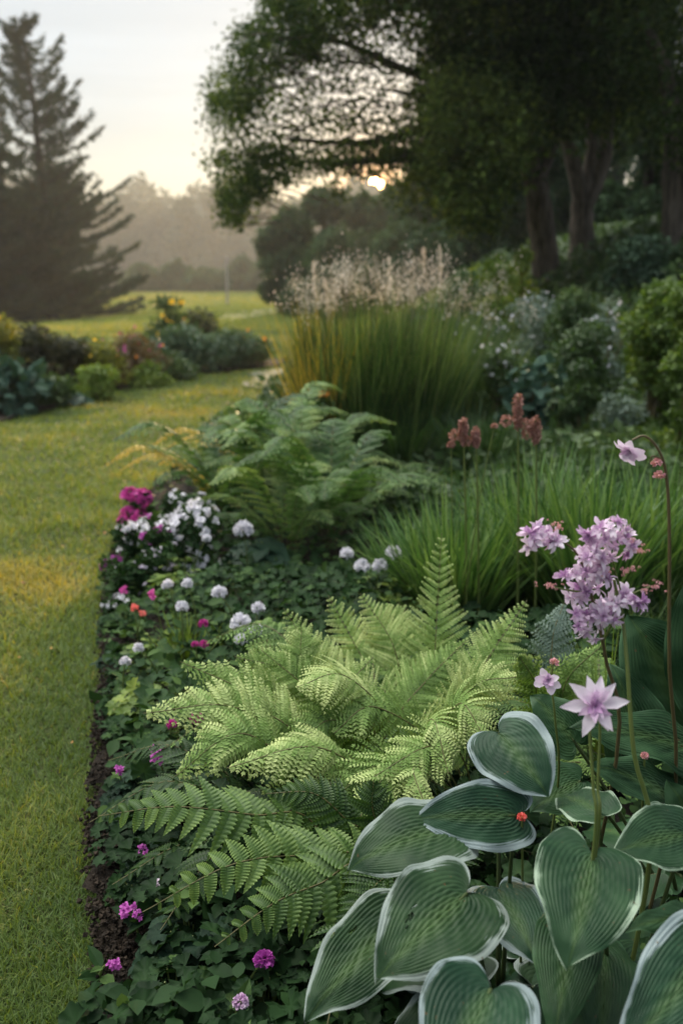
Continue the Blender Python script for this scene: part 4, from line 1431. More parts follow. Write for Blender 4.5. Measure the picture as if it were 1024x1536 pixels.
# the big pale lady fern in front, in two crowns
c1 = np.array([.10, 2.28, float(hgt(.1, 2.28)) + .03])
t = thing('lady_fern', 'large pale green lacy fern filling the middle of the bed, tall pointed frond', 'fern', c1, 'ferns of the bed')
px_fronds(t, [
    dict(p=[(648, 1120, 2.38), (652, 980, 2.44), (662, 800, 2.56)], w=.135, tone=.62, face=.95, pairs=32, t0=.28, droop=.12, label='tall upright frond with a pointed tip'),
    dict(p=[(590, 1070, 2.40), (545, 990, 2.5), (492, 893, 2.6)], w=.135, tone=.68, face=.9, pairs=28, t0=.22),
    dict(p=[(560, 1090, 2.3), (490, 1010, 2.36), (425, 912, 2.42)], w=.13, tone=.72, face=.9, pairs=28, t0=.22),
    dict(p=[(610, 1060, 2.5), (600, 960, 2.6), (575, 905, 2.66)], w=.13, tone=.6, face=.9, t0=.2),
    dict(p=[(545, 1110, 2.16), (470, 1040, 2.12), (392, 975, 2.14)], w=.12, tone=.55, face=.8, t0=.25),
    dict(p=[(440, 1090, 2.1), (375, 1040, 2.06), (270, 992, 2.08)], w=.10, tone=.62, face=.7, t0=.2),
    dict(p=[(450, 1130, 2.0), (350, 1060, 1.95), (215, 1070, 1.92)], w=.105, tone=.72, face=.6, t0=.25),
    dict(p=[(460, 1160, 1.95), (360, 1100, 1.88), (262, 1165, 1.85)], w=.10, tone=.6, face=.6, t0=.25),
    dict(p=[(560, 1170, 1.95), (470, 1120, 1.84), (340, 1152, 1.80)], w=.095, tone=.78, face=.5, droop=.5, t0=.3),
    dict(p=[(600, 1110, 2.1), (520, 1015, 2.0), (445, 1030, 1.93)], w=.10, tone=.9, face=.35, t0=.35, droop=.4, label='pale bent-over frond showing its underside'),
    dict(p=[(600, 1130, 2.1), (500, 1080, 1.95), (440, 1130, 1.9)], w=.11, tone=.45, face=.7, t0=.25),
    dict(p=[(640, 1120, 2.1), (560, 1060, 2.0), (500, 1100, 1.92)], w=.11, tone=.5, face=.7),
    dict(p=[(620, 1160, 2.0), (560, 1150, 1.85), (500, 1200, 1.8)], w=.10, tone=.4, face=.7),
    dict(p=[(600, 1060, 2.44), (590, 970, 2.5), (540, 890, 2.58)], w=.13, tone=.7, face=.9, pairs=28, t0=.22),
    dict(p=[(520, 1080, 2.26), (440, 1010, 2.28), (352, 985, 2.3)], w=.11, tone=.6, face=.8, pairs=28, t0=.25),
    dict(p=[(500, 1090, 2.16), (455, 1000, 2.16), (452, 940, 2.2)], w=.10, tone=.66, face=.9, pairs=28, t0=.25),
    dict(p=[(470, 1120, 2.0), (390, 1070, 1.98), (300, 1110, 1.92)], w=.10, tone=.7, face=.6, pairs=28, t0=.25),
    dict(p=[(590, 1090, 2.2), (640, 1020, 2.24), (700, 960, 2.3)], w=.11, tone=.5, face=.85, pairs=28, t0=.25),
    dict(p=[(540, 1130, 2.04), (500, 1060, 2.02), (560, 985, 2.08)], w=.10, tone=.62, face=.8, pairs=28, t0=.25),
], M['fern'])
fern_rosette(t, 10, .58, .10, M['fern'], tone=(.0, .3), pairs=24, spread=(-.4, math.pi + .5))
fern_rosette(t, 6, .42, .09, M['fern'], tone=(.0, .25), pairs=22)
c2 = np.array([.32, 2.12, float(hgt(.32, 2.12)) + .03])
t = thing('lady_fern', 'pale lacy fern arching towards the hosta leaves beside the tall-fronded fern', 'fern', c2, 'ferns of the bed')
px_fronds(t, [
    dict(p=[(680, 1110, 2.2), (725, 1000, 2.24), (790, 900, 2.34)], w=.125, tone=.62, face=.9, pairs=28, t0=.25),
    dict(p=[(680, 1110, 2.1), (710, 1030, 2.05), (775, 1015, 1.98)], w=.085, tone=.75, face=.6, t0=.3, droop=.45),
    dict(p=[(660, 1120, 2.0), (690, 1055, 1.92), (728, 1110, 1.84)], w=.098, tone=.72, face=.6, t0=.3, droop=.45),
    dict(p=[(640, 1120, 2.0), (650, 1080, 1.9), (672, 1160, 1.8)], w=.08, tone=.68, face=.6, t0=.3, droop=.45),
    dict(p=[(690, 1130, 1.95), (640, 1120, 1.85), (560, 1165, 1.76)], w=.09, tone=.65, face=.6, t0=.25),
    dict(p=[(660, 1140, 1.9), (620, 1150, 1.8), (640, 1215, 1.72)], w=.075, tone=.75, face=.5, t0=.25, droop=.4),
    dict(p=[(620, 1150, 1.9), (580, 1160, 1.8), (540, 1225, 1.72)], w=.085, tone=.6, face=.6, t0=.25),
], M['fern'])
fern_rosette(t, 8, .46, .09, M['fern'], tone=(.0, .3), pairs=22)
c3 = np.array([-.08, 2.28, float(hgt(-.08, 2.28)) + .03])
t = thing('lady_fern', 'pale lacy fern leaning over the magenta flowers by the lawn', 'fern', c3, 'ferns of the bed')
fern_rosette(t, 9, .44, .085, M['fern'], tone=(.1, .5), pairs=22)
c4 = np.array([.70, 2.5, float(hgt(.7, 2.5)) + .03])
t = thing('lady_fern', 'finely cut fern with a rounded curl behind the small lilac flower', 'fern', c4, 'ferns of the bed')
px_fronds(t, [
    dict(p=[(835, 1040, 2.3), (828, 960, 2.3), (845, 905, 2.34)], w=.075, tone=.45, face=.8, m=M['silver'], t0=.2),
    dict(p=[(850, 1080, 2.2), (850, 1020, 2.15), (905, 965, 2.14)], w=.07, tone=.4, face=.8, t0=.2),
    dict(p=[(820, 1080, 2.2), (800, 1020, 2.1), (778, 985, 2.06)], w=.07, tone=.5, face=.8, t0=.2)], M['fern'], pin=.008)
fern_rosette(t, 12, .42, .08, M['fern'], tone=(.1, .4), pairs=20)

# the sword ferns below
c5 = at(560, 1330, 1.74)
c5[2] = float(hgt(c5[0], c5[1])) + .03
t = thing('sword_fern', 'darker fern with long comb-like leaflets arching to the lawn below the pale fern', 'fern', c5, 'comb-leaved ferns low in the bed')
kw = dict(kind='comb')
px_fronds(t, [
    dict(p=[(470, 1235, 1.78), (380, 1222, 1.74), (260, 1210, 1.70), (148, 1224, 1.66)], w=.100, tone=.62, face=.75, pairs=16, t0=.20, ang=20, peak=.40, droop=.3),
    dict(p=[(560, 1290, 1.66), (470, 1283, 1.62), (350, 1296, 1.56), (214, 1368, 1.50)], w=.085, tone=.72, face=.75, pairs=16, t0=.20, ang=20, peak=.40, droop=.3),
    dict(p=[(540, 1300, 1.6), (480, 1325, 1.55), (410, 1355, 1.50), (322, 1420, 1.45)], w=.088, tone=.55, face=.75, pairs=14, t0=.15, ang=20, droop=.3),
    dict(p=[(560, 1270, 1.72), (520, 1230, 1.7), (470, 1190, 1.70), (400, 1190, 1.70)], w=.08, tone=.25, face=.7, pairs=20, t0=.15, droop=.3),
    dict(p=[(590, 1290, 1.7), (560, 1220, 1.68), (560, 1170, 1.7)], w=.08, tone=.2, face=.7, pairs=18, t0=.2),
    dict(p=[(590, 1320, 1.6), (560, 1330, 1.54), (500, 1400, 1.48)], w=.075, tone=.22, face=.7, pairs=18, t0=.2),
], M['sword'], **kw)
fern_rosette(t, 12, .42, .085, M['sword'], tone=(.0, .3), pairs=18, kind='comb', rise=.6)
c6 = at(430, 1330, 2.0)
c6[2] = float(hgt(c6[0], c6[1])) + .03
t = thing('sword_fern', 'dark shaded fern with comb-like leaflets under the pale fern skirt', 'fern', c6, 'comb-leaved ferns low in the bed')
fern_rosette(t, 14, .45, .09, M['sword'], tone=(.0, .4), pairs=18, kind='comb', rise=.65)

# blue-green ferns further back
BGF = 'blue-green ferns at the bend of the bed'
for (px, D, L_, tn, lab, gold) in ((395, 5.7, .62, (.3, .8), 'blue-green fern at the bend of the lawn', 1), (492, 4.7, .56, (.2, .7), 'dark green fern in front of the feather grass', 0), (450, 5.3, .60, (.4, .9), 'bright-tipped fern between the two dark green ferns', 0),
                                   (340, 5.1, .60, (.1, .5), 'fern with yellow fronds reaching over the lawn', 2), (548, 5.4, .42, (.2, .6), 'fern at the foot of the feather grass', 0), (430, 4.5, .45, (.3, .8), 'small fern behind the broad-leaved plant', 0)):
    x = (px - 512) / F * D
    c = np.array([x, D, float(hgt(x, D)) + .03])
    t = thing('border_fern', lab, 'fern', c, BGF)
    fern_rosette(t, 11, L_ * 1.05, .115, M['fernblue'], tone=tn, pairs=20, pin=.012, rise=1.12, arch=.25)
    if gold:
        for q in range(2):
            a = math.pi * (.92 + .14 * q)
            hd = np.array([math.cos(a), math.sin(a), 0])
            l = L_ * 1.05
            z_ = .62 + .12 * q
            frond(t, [c, c + hd * l * .3 + [0, 0, l * .5], c + hd * l * .7 + [0, 0, l * z_], c + hd * l * 1.0 + [0, 0, l * (z_ - .15)]], [0, -.2, 1], .06, M['ferngold'], pairs=18, pin=.02, tone=.5, label='yellowed frond')

# ------------------------------------------------------------------ hostas
def px_hosta(t, specs):
    for s in specs:
        b, tp = at(*s['b']), at(*s['t'])
        L = np.linalg.norm(tp - b)
        wid = s['w'] / F * s['b'][2] / L / 1.04
        nrm = s.get('n')
        hosta_leaf(t, b, tp, wid, M[s.get('m', 'hosta')], nrm=nrm, roll=s.get('roll', 0), cup=s.get('cup', .14), arch=s.get('arch', .22), wave=s.get('wave', .024), label=s.get('label'), holes=s.get('holes', ()))


hc = np.array([.26, 1.42, float(hgt(.26, 1.42)) + .03])
t = thing('hosta', 'big hosta with blue-green leaves edged in white, in the near corner', 'hosta', hc, 'hostas in the near bed')
px_hosta(t, [
    dict(b=(748, 1098, 1.52), t=(822, 1188, 1.42), w=132, n=unit([-.1, -.75, .75]), label='round upper leaf with white edge', cup=.07),
    dict(b=(772, 1222, 1.42), t=(624, 1224, 1.40), w=118, n=unit([0, -.75, .66]), label='leaf with a red fleck at its stalk', cup=.07),
    dict(b=(700, 1338, 1.28), t=(570, 1454, 1.15), w=190, n=unit([-.1, -.6, .8]), label='largest heart-shaped leaf with a torn hole', holes=[(.14, .52, .022), (.10, .60, .012), (.18, .43, .010)], m='hosta2', cup=.07),
    dict(b=(748, 1332, 1.40), t=(806, 1434, 1.26), w=128, n=unit([.1, -.6, .8]), cup=.07),
    dict(b=(612, 1365, 1.40), t=(458, 1514, 1.22), w=150, n=unit([-.2, -.55, .8]), m='hosta2', cup=.07, holes=[(.16, .38, .014), (.22, .5, .010), (.08, .62, .009)]),
    dict(b=(672, 1240, 1.40), t=(522, 1286, 1.34), w=150, n=unit([-.2, -.45, .85]), m='hosta2', arch=.35, cup=.07),
    dict(b=(736, 1482, 1.10), t=(660, 1632, .98), w=205, n=unit([-.05, -.6, .8]), cup=.07),
])
hc2 = np.array([.46, 1.42, float(hgt(.46, 1.42)) + .03])
t = thing('hosta', 'hosta with thin pale-edged leaves under the star-shaped lilac flower', 'hosta', hc2, 'hostas in the near bed')
px_hosta(t, [
    dict(b=(889, 1278, 1.28), t=(858, 1434, 1.12), w=176, n=unit([.0, -.6, .8]), m='hostaline', label='heart-shaped leaf with a drooping yellow tip', cup=.07),
    dict(b=(856, 1385, 1.30), t=(836, 1536, 1.12), w=115, m='hostaplain', n=unit([0, -.4, .9])),
    dict(b=(895, 1215, 1.40), t=(838, 1185, 1.50), w=95, m='hostaline', n=unit([0, -.5, .8])),
    dict(b=(1030, 1250, 1.36), t=(930, 1270, 1.30), w=120, m='hostaline', n=unit([0, -.6, .8])),
    dict(b=(1050, 1372, 1.22), t=(944, 1385, 1.16), w=58, m='hostaplain', n=unit([0, -.4, .9])),
    dict(b=(1080, 1412, 1.14), t=(940, 1575, 1.0), w=165, m='hosta', n=unit([-.1, -.7, .7]), label='bluish leaf at the picture corner'),
    dict(b=(905, 1420, 1.36), t=(905, 1580, 1.16), w=120, m='hostaplain', n=unit([.2, -.3, .9])),
    dict(b=(970, 1440, 1.4), t=(930, 1610, 1.2), w=120, m='hostaplain', n=unit([.2, -.3, .9])),
])
hc3 = np.array([.68, 1.72, float(hgt(.68, 1.72)) + .03])
t = thing('hosta', 'plain green broad-leaved hosta behind the brown flower stems', 'hosta', hc3, 'hostas in the near bed')
px_hosta(t, [
    dict(b=(1035, 1215, 1.52), t=(904, 1136, 1.44), w=110, m='hostaplain', n=unit([.1, -.5, .8])),
    dict(b=(1060, 1130, 1.6), t=(870, 1075, 1.52), w=110, m='hostaplain', n=unit([.1, -.5, .8])),
    dict(b=(1040, 1080, 1.75), t=(950, 930, 1.75), w=190, m='hostaplain', n=unit([-.2, -.8, .4])),
    dict(b=(1090, 1050, 1.7), t=(1030, 880, 1.7), w=160, m='hostaplain', n=unit([-.4, -.8, .4])),
    dict(b=(960, 1130, 1.7), t=(925, 1000, 1.72), w=120, m='hostaplain', n=unit([.1, -.8, .4])),
    dict(b=(1080, 1300, 1.45), t=(1010, 1180, 1.45), w=120, m='hostaplain', n=unit([-.1, -.8, .4])),
    dict(b=(870, 1170, 1.62), t=(800, 1210, 1.55), w=90, m='hostaplain', n=unit([.1, -.5, .8])),
    dict(b=(860, 1110, 1.72), t=(800, 1040, 1.76), w=90, m='hostaplain', n=unit([.1, -.7, .6])),
])

def hosta_fill(t, n, m, cx, L0):
    c = np.array(t.location)
    for i in range(n):
        a = i * 2.4 + R.normal(0, .3)
        hd = np.array([math.cos(a), math.sin(a), 0])
        r0 = R.uniform(.03, .15)
        B = c + hd * r0 + [0, 0, R.uniform(.10, .22)]
        L = L0 * R.uniform(.75, 1.15)
        hosta_leaf(t, B, B + hd * L * .93 + [0, 0, -L * R.uniform(.1, .45)], R.uniform(.8, 1.0), M[m], nrm=unit(hd * .25 + [0, -.1, 1]), rows=24, cols=26)


hosta_fill(bpy.data.objects['hosta'], 18, 'hosta2', 0, .15)
hosta_fill(bpy.data.objects['hosta.001'], 18, 'hostaline', 0, .15)
hosta_fill(bpy.data.objects['hosta.002'], 12, 'hostaplain', 0, .19)

# ------------------------------------------------------------------ flowers
def blossom(g, c, face, r, n_out=6, n_in=10, tone=.6, ruff=.5, pet=PETAL, wid=1.2):
    """an open double flower: outer petals spread, inner ones ruffled"""
    face = unit(np.asarray(face, float).reshape(3))
    a = unit(np.cross(face, [.2, .3, 1.0]))
    b = np.cross(face, a)
    th0 = R.random() * 6.28
    for ring, (m_, el, rr, tv) in enumerate(((n_out, .12, 1.0, .28), (n_in, .8, .62, -.12), (max(4, n_in // 2), 1.5, .45, -.25))):
        th = th0 + np.arange(m_) * 2 * math.pi / m_ + R.normal(0, .14, m_) + ring * .4
        rad = np.cos(th)[:, None] * a + np.sin(th)[:, None] * b
        Y = unit(rad + face * el + R.normal(0, .12 + ruff * .25, (m_, 3)))
        N = unit(face - rad * el + R.normal(0, ruff * .35, (m_, 3)))
        scatter(g, pet, c + face * .02 * r * ring, Y, N, r * rr * R.uniform(.85, 1.1, m_), np.clip(tone + tv + R.normal(0, .08, m_), 0, 1), wid)


def pompom(g, c, r, n=110, tone=(.4, 1)):
    u = rdir(n)
    u[:, 2] = np.abs(u[:, 2]) * 1.2 - .35
    u = unit(u)
    scatter(g, PETAL, c + u * r * .45, u + R.normal(0, .35, (n, 3)), rdir(n) + u, r * .62 * R.uniform(.8, 1.1, n), R.uniform(*tone, n), 1.4)


def stalk_plant(name, label, cat, tip, m, r, group, kind='pom', lean=.05, leaves=5, stemr=.0022, stemm='stem', tone=(.4, 1), base=None):
    x, y = (tip[0] + R.normal(0, lean), tip[1] + abs(R.normal(0, lean))) if base is None else base
    b = np.array([x, y, float(hgt(x, y)) + .03])
    t = thing(name, label, cat, b, group)
    g = Geo()
    pts = bez(b, (b + tip) / 2 + [(b[0] - tip[0]) * .4, 0, .03], tip, 10)
    tube(g, pts, np.linspace(stemr * 1.3, stemr * .8, 10), 6)
    g.build('stem', M[stemm], t)
    if leaves:
        g = Geo()
        s_ = R.integers(2, 8, leaves)
        P = pts[s_]
        Y = rdir(leaves) * [1, 1, .2] + [0, 0, .35]
        scatter(g, LEAF, P, Y, np.array([0, 0, 1.0]) + R.normal(0, .3, (leaves, 3)), R.uniform(.03, .06, leaves), R.random(leaves), .8)
        g.build('leaves', M['cover'], t, smooth=False)
    g = Geo()
    if kind == 'pom':
        pompom(g, tip, r * R.uniform(.78, 1.05), tone=tone)
    elif kind == 'cluster':
        k = 9
        C = tip + rdir(k) * r * .65 * R.random((k, 1)) ** .4
        for c in C:
            blossom(g, c, unit(c - tip + [0, -.4, .5]), r * .42, 5, 4, .5)
    g.build('flower_head', m, t, smooth=True)
    return t


WF = 'white pompom flowers scattered through the bed'
whites = [((252, 878), 11, 'white pompom flower above the small coral flowers, nearest the lawn of the upper pair'), ((281, 876), 10, 'white pompom flower in the upper pair, on the fern side'), ((329, 890), 12, 'white pompom flower standing alone under the broad-leaved plant'),
          ((273, 911), 10, 'white pompom flower just below the upper pair'), ((208, 972), 9, 'small white flower by the lawn edge above the yellow-green leaves'), ((188, 993), 9, 'lowest small white flower at the lawn edge'),
          ((361, 935), 16, 'largest white-lilac pompom flower in the middle of the bed'), ((384, 945), 12, 'white pompom touching the largest pompom on its fern side'), ((361, 960), 10, 'white pompom just below the largest pompom'),
          ((387, 913), 11, 'white pompom above the largest pompom'), ((520, 831), 10, 'small white pompom alone behind the pale fern'), ((543, 850), 13, 'white pompom lowest of the group behind the pale fern'),
          ((569, 850), 12, 'white pompom in the middle of the group behind the pale fern'), ((590, 831), 14, 'white pompom uppermost beside the sword leaves'), ((310, 808), 9, 'white flower beside the broad-leaved plant near the white mound'),
          ((365, 795), 15, 'white flower head resting over the broad-leaved plant')]
for (p, r, lab) in whites:
    tip = at_z(p[0], p[1], .30 if p[1] < 960 else .22)
    stalk_plant('white_flower', lab, 'flower', tip, M['white'], r / F * tip[1] * 1.05, WF)
PF = 'pink and magenta flowers along the lawn edge'
pinks = [((305, 936), 9, 'pink', 'pom', .25, 'single bright pink flower above the pink pair'), ((293, 967), 7, 'pink', 'pom', .22, 'smaller pink flower of the pair below the single pink one'), ((306, 967), 8, 'pink', 'pom', .22, 'larger pink flower of the pair beside the white pompoms'),
         ((228, 893), 10, 'pink', 'cluster', .25, 'bright pink flower cluster under the white mound'), ((202, 911), 8, 'red', 'cluster', .22, 'small coral-red flower by the lawn'), ((214, 919), 7, 'red', 'cluster', .2, 'second coral flower just below the coral-red one'),
         ((186, 885), 8, 'pink', 'cluster', .2, 'dim pink flower at the grass edge below the white mound'), ((178, 1155), 9, 'purplepink', 'cluster', .16, 'magenta flower at the soil edge below the pale fern tip'),
         ((235, 1130), 17, 'purplepink', 'cluster', .2, 'spread-out magenta flower cluster beneath the pale fern tip'), ((258, 1087), 8, 'pink', 'pom', .26, 'dark pink flower peeping out of the pale fern'), ((295, 1078), 11, 'pink', 'pom', .28, 'dark crimson-pink flower between the fern fronds'),
         ((216, 1278), 12, 'purplepink', 'cluster', .13, 'purple-pink flower between the two comb-leaved fronds'), ((230, 1328), 12, 'blush', 'cluster', .14, 'paler lilac flower at the tip of the comb-leaved frond'),
         ((192, 1368), 15, 'purplepink', 'cluster', .12, 'bright magenta flower spike at the soil edge'), ((208, 1372), 9, 'purplepink', 'cluster', .12, 'small magenta flower touching the bright spike'),
         ((172, 1446), 13, 'purplepink', 'cluster', .10, 'lowest magenta flower on the soil edge by the lawn'), ((396, 1440), 13, 'purplepink', 'pom', .2, 'round purple-pink flower on a stalk below the comb-leaved ferns'),
         ((361, 1503), 12, 'blush', 'pom', .18, 'pale purple flower lowest in the picture')]
for (p, r, m_, kd, z, lab) in pinks:
    tip = at_z(p[0], p[1], z)
    stalk_plant('pink_flower', lab, 'flower', tip, M[m_] if m_ != 'blush' else M['lilac'], r / F * tip[1] * (1.35 if p[1] > 1000 else 1.1), PF, kind=kd, tone=(.1, .9), lean=.03)

# white and pink mounds at the bend
def flower_mound(label, px, py, r_px, z, m_fol, m_bl, nb, bs, n=2400, leaf=.03, group='flowering mounds at the lawn edge'):
    c = at_z(px, py, z)
    Rr = r_px / F * c[1]
    b = np.array([c[0], c[1], float(hgt(c[0], c[1]))])
    t = thing('flower_mound', label, 'flowering plant', b, group)
    nl = 12
    a = R.uniform(0, 6.28, nl)
    rr = R.random(nl) ** .5 * Rr * .7
    lr = R.uniform(.3, .5, nl) * Rr
    C = np.stack([b[0] + np.cos(a) * rr, b[1] + np.sin(a) * rr, b[2] + lr * .4 + R.random(nl) * (z * 1.2)], 1)
    g = Geo()
    lobes_leaves(g, C, lr, n, leaf, LEAF4, flat=.9)
    g.build('foliage', m_fol, t, smooth=False)
    g = Geo()
    idx = R.integers(0, nl, nb)
    u = rdir(nb)
    u[:, 2] = np.abs(u[:, 2]) + .1
    u[:, 1] -= .35
    u[:, 0] -= .2
    u = unit(u)
    Pb = C[idx] + u * (lr[idx] * 1.08)[:, None]
    for p_, v_ in zip(Pb, u):
        blossom(g, p_, v_ + R.normal(0, .3, 3), bs * R.uniform(.7, 1.2), 6, 3, .6, pet=LEAF4, wid=1.5)
    g.build('blossoms', m_bl, t, smooth=False)
    g = Geo()
    for c_ in C[:8]:
        tube(g, bez(b, (b + c_) / 2, c_, 5), .003, 4)
    g.build('stem', M['stem'], t)
    return t


flower_mound('mound of small white flowers below the yellow fern fronds', 258, 790, 66, .28, M['cover'], M['white'], 230, .021)
flower_mound('white and lilac flower mound spilling onto the lawn', 205, 812, 46, .18, M['cover'], M['white'], 170, .020)
flower_mound('small white flower mound nearest the fern with yellow fronds', 275, 752, 46, .3, M['cover'], M['white'], 100, .019)
flower_mound('mound of hot pink flowers behind the white mound', 208, 758, 34, .26, M['cover'], M['pink'], 110, .028, n=900)
flower_mound('tiny lilac flower patch inside the white mound', 232, 800, 22, .3, M['cover'], M['purplepink'], 16, .02, n=500)
flower_mound('sparse white-flecked mound below the white mounds', 205, 868, 44, .12, M['cover'], M['blush'], 34, .012)

flower_mound('trailing patch of tiny white flowers at the grass edge beside the coral flowers', 180, 905, 30, .09, M['cover'], M['white'], 26, .012, n=700, leaf=.02)
flower_mound('loose patch of small pale lilac flowers between the white mounds and the upper pompoms', 245, 845, 36, .2, M['cover'], M['blush'], 30, .014, n=800, leaf=.024)
flower_mound('low patch of tiny pink flowers beneath the white mounds by the grass', 176, 850, 28, .10, M['cover'], M['purplepink'], 20, .012, n=600, leaf=.02)

# ------------------------------------------------------------------ leafy cover of the near bed (stuff) and leafy plants
g = Geo()
n = 27000
yv = 1.15 * (7.5 / 1.15) ** (R.random(n) ** .9)
xv = yv * R.uniform(-.42, .85, n)
P = np.stack([xv, yv, np.zeros(n)], 1)
k = inside(P, BED)
P = P[k]
ed = np.min(np.linalg.norm(P[:, None, :2] - spline(np.c_[EDGE, np.zeros(len(EDGE))], 120)[None, :, :2], axis=2), axis=1)
near = ed < (.01 + .09 * vn(P[:, 0], P[:, 1], 3, 7)) * S((3.6 - P[:, 1]) / 1.2) - .02 - .05 * (P[:, 1] > 2.6)
near |= (P[:, 1] < 2.3) & (R.random(len(P)) < .45)
P, ed = P[~near], ed[~near]
n = len(P)
hh = (.05 + .17 * vn(P[:, 0], P[:, 1], 1.8, 6)) * S(ed / .30 + .15) + .02
P[:, 2] = hgt(P[:, 0], P[:, 1]) + .03 + hh * (.3 + .7 * R.random(n) ** .5)
tone = .15 + .55 * vn(P[:, 0], P[:, 1], 1.6, 11) + R.normal(0, .13, n)
kind_ = vn(P[:, 0], P[:, 1], 2.3, 31) + R.normal(0, .12, n)
tone = tone + .35 * (vn(P[:, 0], P[:, 1], 2.3, 31) - .5)
for tm, lo_, hi_, a_, b_ in ((LOBED, -9, .48, .018, .058), (LEAF, .48, .62, .030, .060), (LEAF, .62, 9, .014, .032)):
    q = (kind_ > lo_) & (kind_ <= hi_)
    m_ = int(q.sum())
    scatter(g, tm, P[q], rdir(m_) * [1, 1, .35], unit(np.array([-.1, -.35, 1]) + R.normal(0, .42, (m_, 3))), R.uniform(a_, b_, m_) * (1 + .05 * P[q, 1]), tone[q] + (.12 if tm is LEAF else 0), 1.15)
q = R.random(n) < .012
scatter(g, LEAF, P[q] + [0, 0, .02], rdir(int(q.sum())), np.array([0, -.3, 1.0]), .035, 1.0)
tag(g.build('ground_cover', M['cover'], smooth=True), 'low leafy ground cover filling the bed between the flowers', 'ground cover', kind='stuff')


def leafy_mound(name, label, px, py, z, r_px, m, n, leaf, tmpl=LOBED, group=None, cat='plant', H=None):
    c = at_z(px, py, z)
    Rr = r_px / F * c[1]
    b = np.array([c[0], c[1], float(hgt(c[0], c[1])) + .02])
    t = thing(name, label, cat, b, group)
    a = R.uniform(0, 6.28, n)
    rr = R.random(n) ** .5
    hz = z * (1.05 - .6 * rr ** 2) * R.uniform(.55, 1.05, n)
    P = np.stack([b[0] + np.cos(a) * rr * Rr, b[1] + np.sin(a) * rr * Rr, b[2] + hz], 1)
    out = np.stack([np.cos(a), np.sin(a), np.zeros(n)], 1)
    g = Geo()
    scatter(g, tmpl, P, out + R.normal(0, .4, (n, 3)) * [1, 1, .4] + [0, 0, -.15], unit(out * rr[:, None] * .5 + np.array([0, -.25, 1]) + R.normal(0, .25, (n, 3))), leaf * R.uniform(.65, 1.25, n), .2 + .6 * R.random(n))
    g.build('leaves', m, t, smooth=True)
    g = Geo()
    for q in range(0, n, max(1, n // 40)):
        tube(g, bez(b, (b + P[q]) / 2 + [0, 0, .02], P[q], 5), .0016, 4)
    g.build('stalks', M['stem'], t)
    return t


TODO = []
LG = 'low leafy plants among the flowers'
for (px_, py_, z_, r_, m_, n_, l_, tm, lab) in ((188, 930, .08, 34, 'cover', 90, .035, LOBED, 'small creeping plant at the grass edge beside the coral flowers'), (176, 985, .07, 30, 'coverblue', 80, .032, LEAF, 'fine-leaved creeping plant at the grass edge beside the small white flowers'),
                                        (182, 870, .09, 34, 'cover', 90, .032, LEAF, 'fine-leaved plant at the grass edge under the white mound'), (178, 1040, .07, 26, 'cover', 60, .034, LOBED, 'creeping plant on the grass edge beside the yellow-green plant'),
                                        (205, 1230, .09, 34, 'coverblue', 70, .036, LOBED, 'small grey-green plant on the soil beside the purple-pink flower'), (200, 1330, .07, 30, 'cover', 60, .034, LOBED, 'small plant under the bright magenta spike'),
                                        (232, 960, .14, 44, 'lime', 120, .030, LEAF, 'bright fine-leaved plant between the small white and pink flowers'), (300, 930, .16, 50, 'cover', 140, .036, LEAF, 'narrow-leaved plant around the single pink flower')):
    TODO.append((lab, px_, py_, z_, r_, m_, n_, l_, tm))
for (lab, a_, b_, z_, r_, m_, n_, l_, tm) in TODO:
    leafy_mound('leafy_plant', lab, a_, b_, z_, r_, M[m_], n_, l_, tmpl=tm, group=LG)
leafy_mound('leafy_plant', 'dark dull green lobed-leaf plant in the near corner by the soil', 262, 1470, .14, 66, M['cover'], 70, .045, group=LG)
leafy_mound('leafy_plant', 'blue-green lobed plant beside the bright magenta spike', 285, 1395, .14, 60, M['coverblue'], 70, .055, group=LG)
leafy_mound('leafy_plant', 'lobed-leaf plant around the round purple-pink flower', 400, 1480, .14, 80, M['cover'], 70, .045, group=LG)
leafy_mound('leafy_plant', 'grey-green finely lobed plant around the magenta cluster', 225, 1175, .12, 62, M['coverblue'], 130, .040, group=LG)
leafy_mound('leafy_plant', 'grey-green plant behind the purple-pink flower between fronds', 250, 1290, .10, 60, M['coverblue'], 90, .045, group=LG)
leafy_mound('leafy_plant', 'yellow-green round-leaved plant at the lawn edge below the small white flowers', 225, 1035, .16, 48, M['lime'], 90, .050, group=LG)
leafy_mound('leafy_plant', 'fresh green round-leaved plant under the yellow-green one', 205, 1085, .10, 36, M['cover'], 70, .045, group=LG)
leafy_mound('leafy_plant', 'mid-green lobed plant between the pompoms and the broad leaves', 340, 865, .22, 80, M['cover'], 190, .055, group=LG)
leafy_mound('leafy_plant', 'mid-green lobed plant in front of the pompoms behind the fern', 500, 880, .22, 100, M['cover'], 240, .06, group=LG)
leafy_mound('leafy_plant', 'pale green lobed plant under the group of four pompoms', 575, 885, .20, 70, M['lime'], 120, .055, group=LG)
leafy_mound('leafy_plant', 'green lobed plant around the largest pompom', 350, 985, .16, 80, M['cover'], 190, .05, group=LG)
leafy_mound('leafy_plant', 'small bright plant poking through the white flower mounds', 268, 845, .22, 40, M['lime'], 80, .04, tmpl=LEAF, group=LG)
leafy_mound('leafy_plant', 'dark leafy plant hidden between hosta and comb-leaved fern', 470, 1440, .12, 80, M['cover'], 70, .045, group=LG)
grass_clump('tuft of fine bright grass below the upper pompoms', 268, 3.15, 100, 905, 260, M['lime'], None, name='grass_tuft', width=.006, lean=.12, droop=(.05, .4), cat='grass tuft')
grass_clump('bright tuft of grass blades behind the lilac flower head', 935, 2.4, 70, 835, 90, M['lime'], None, name='grass_tuft', width=.006, lean=.12, droop=(.05, .4), cat='grass tuft')

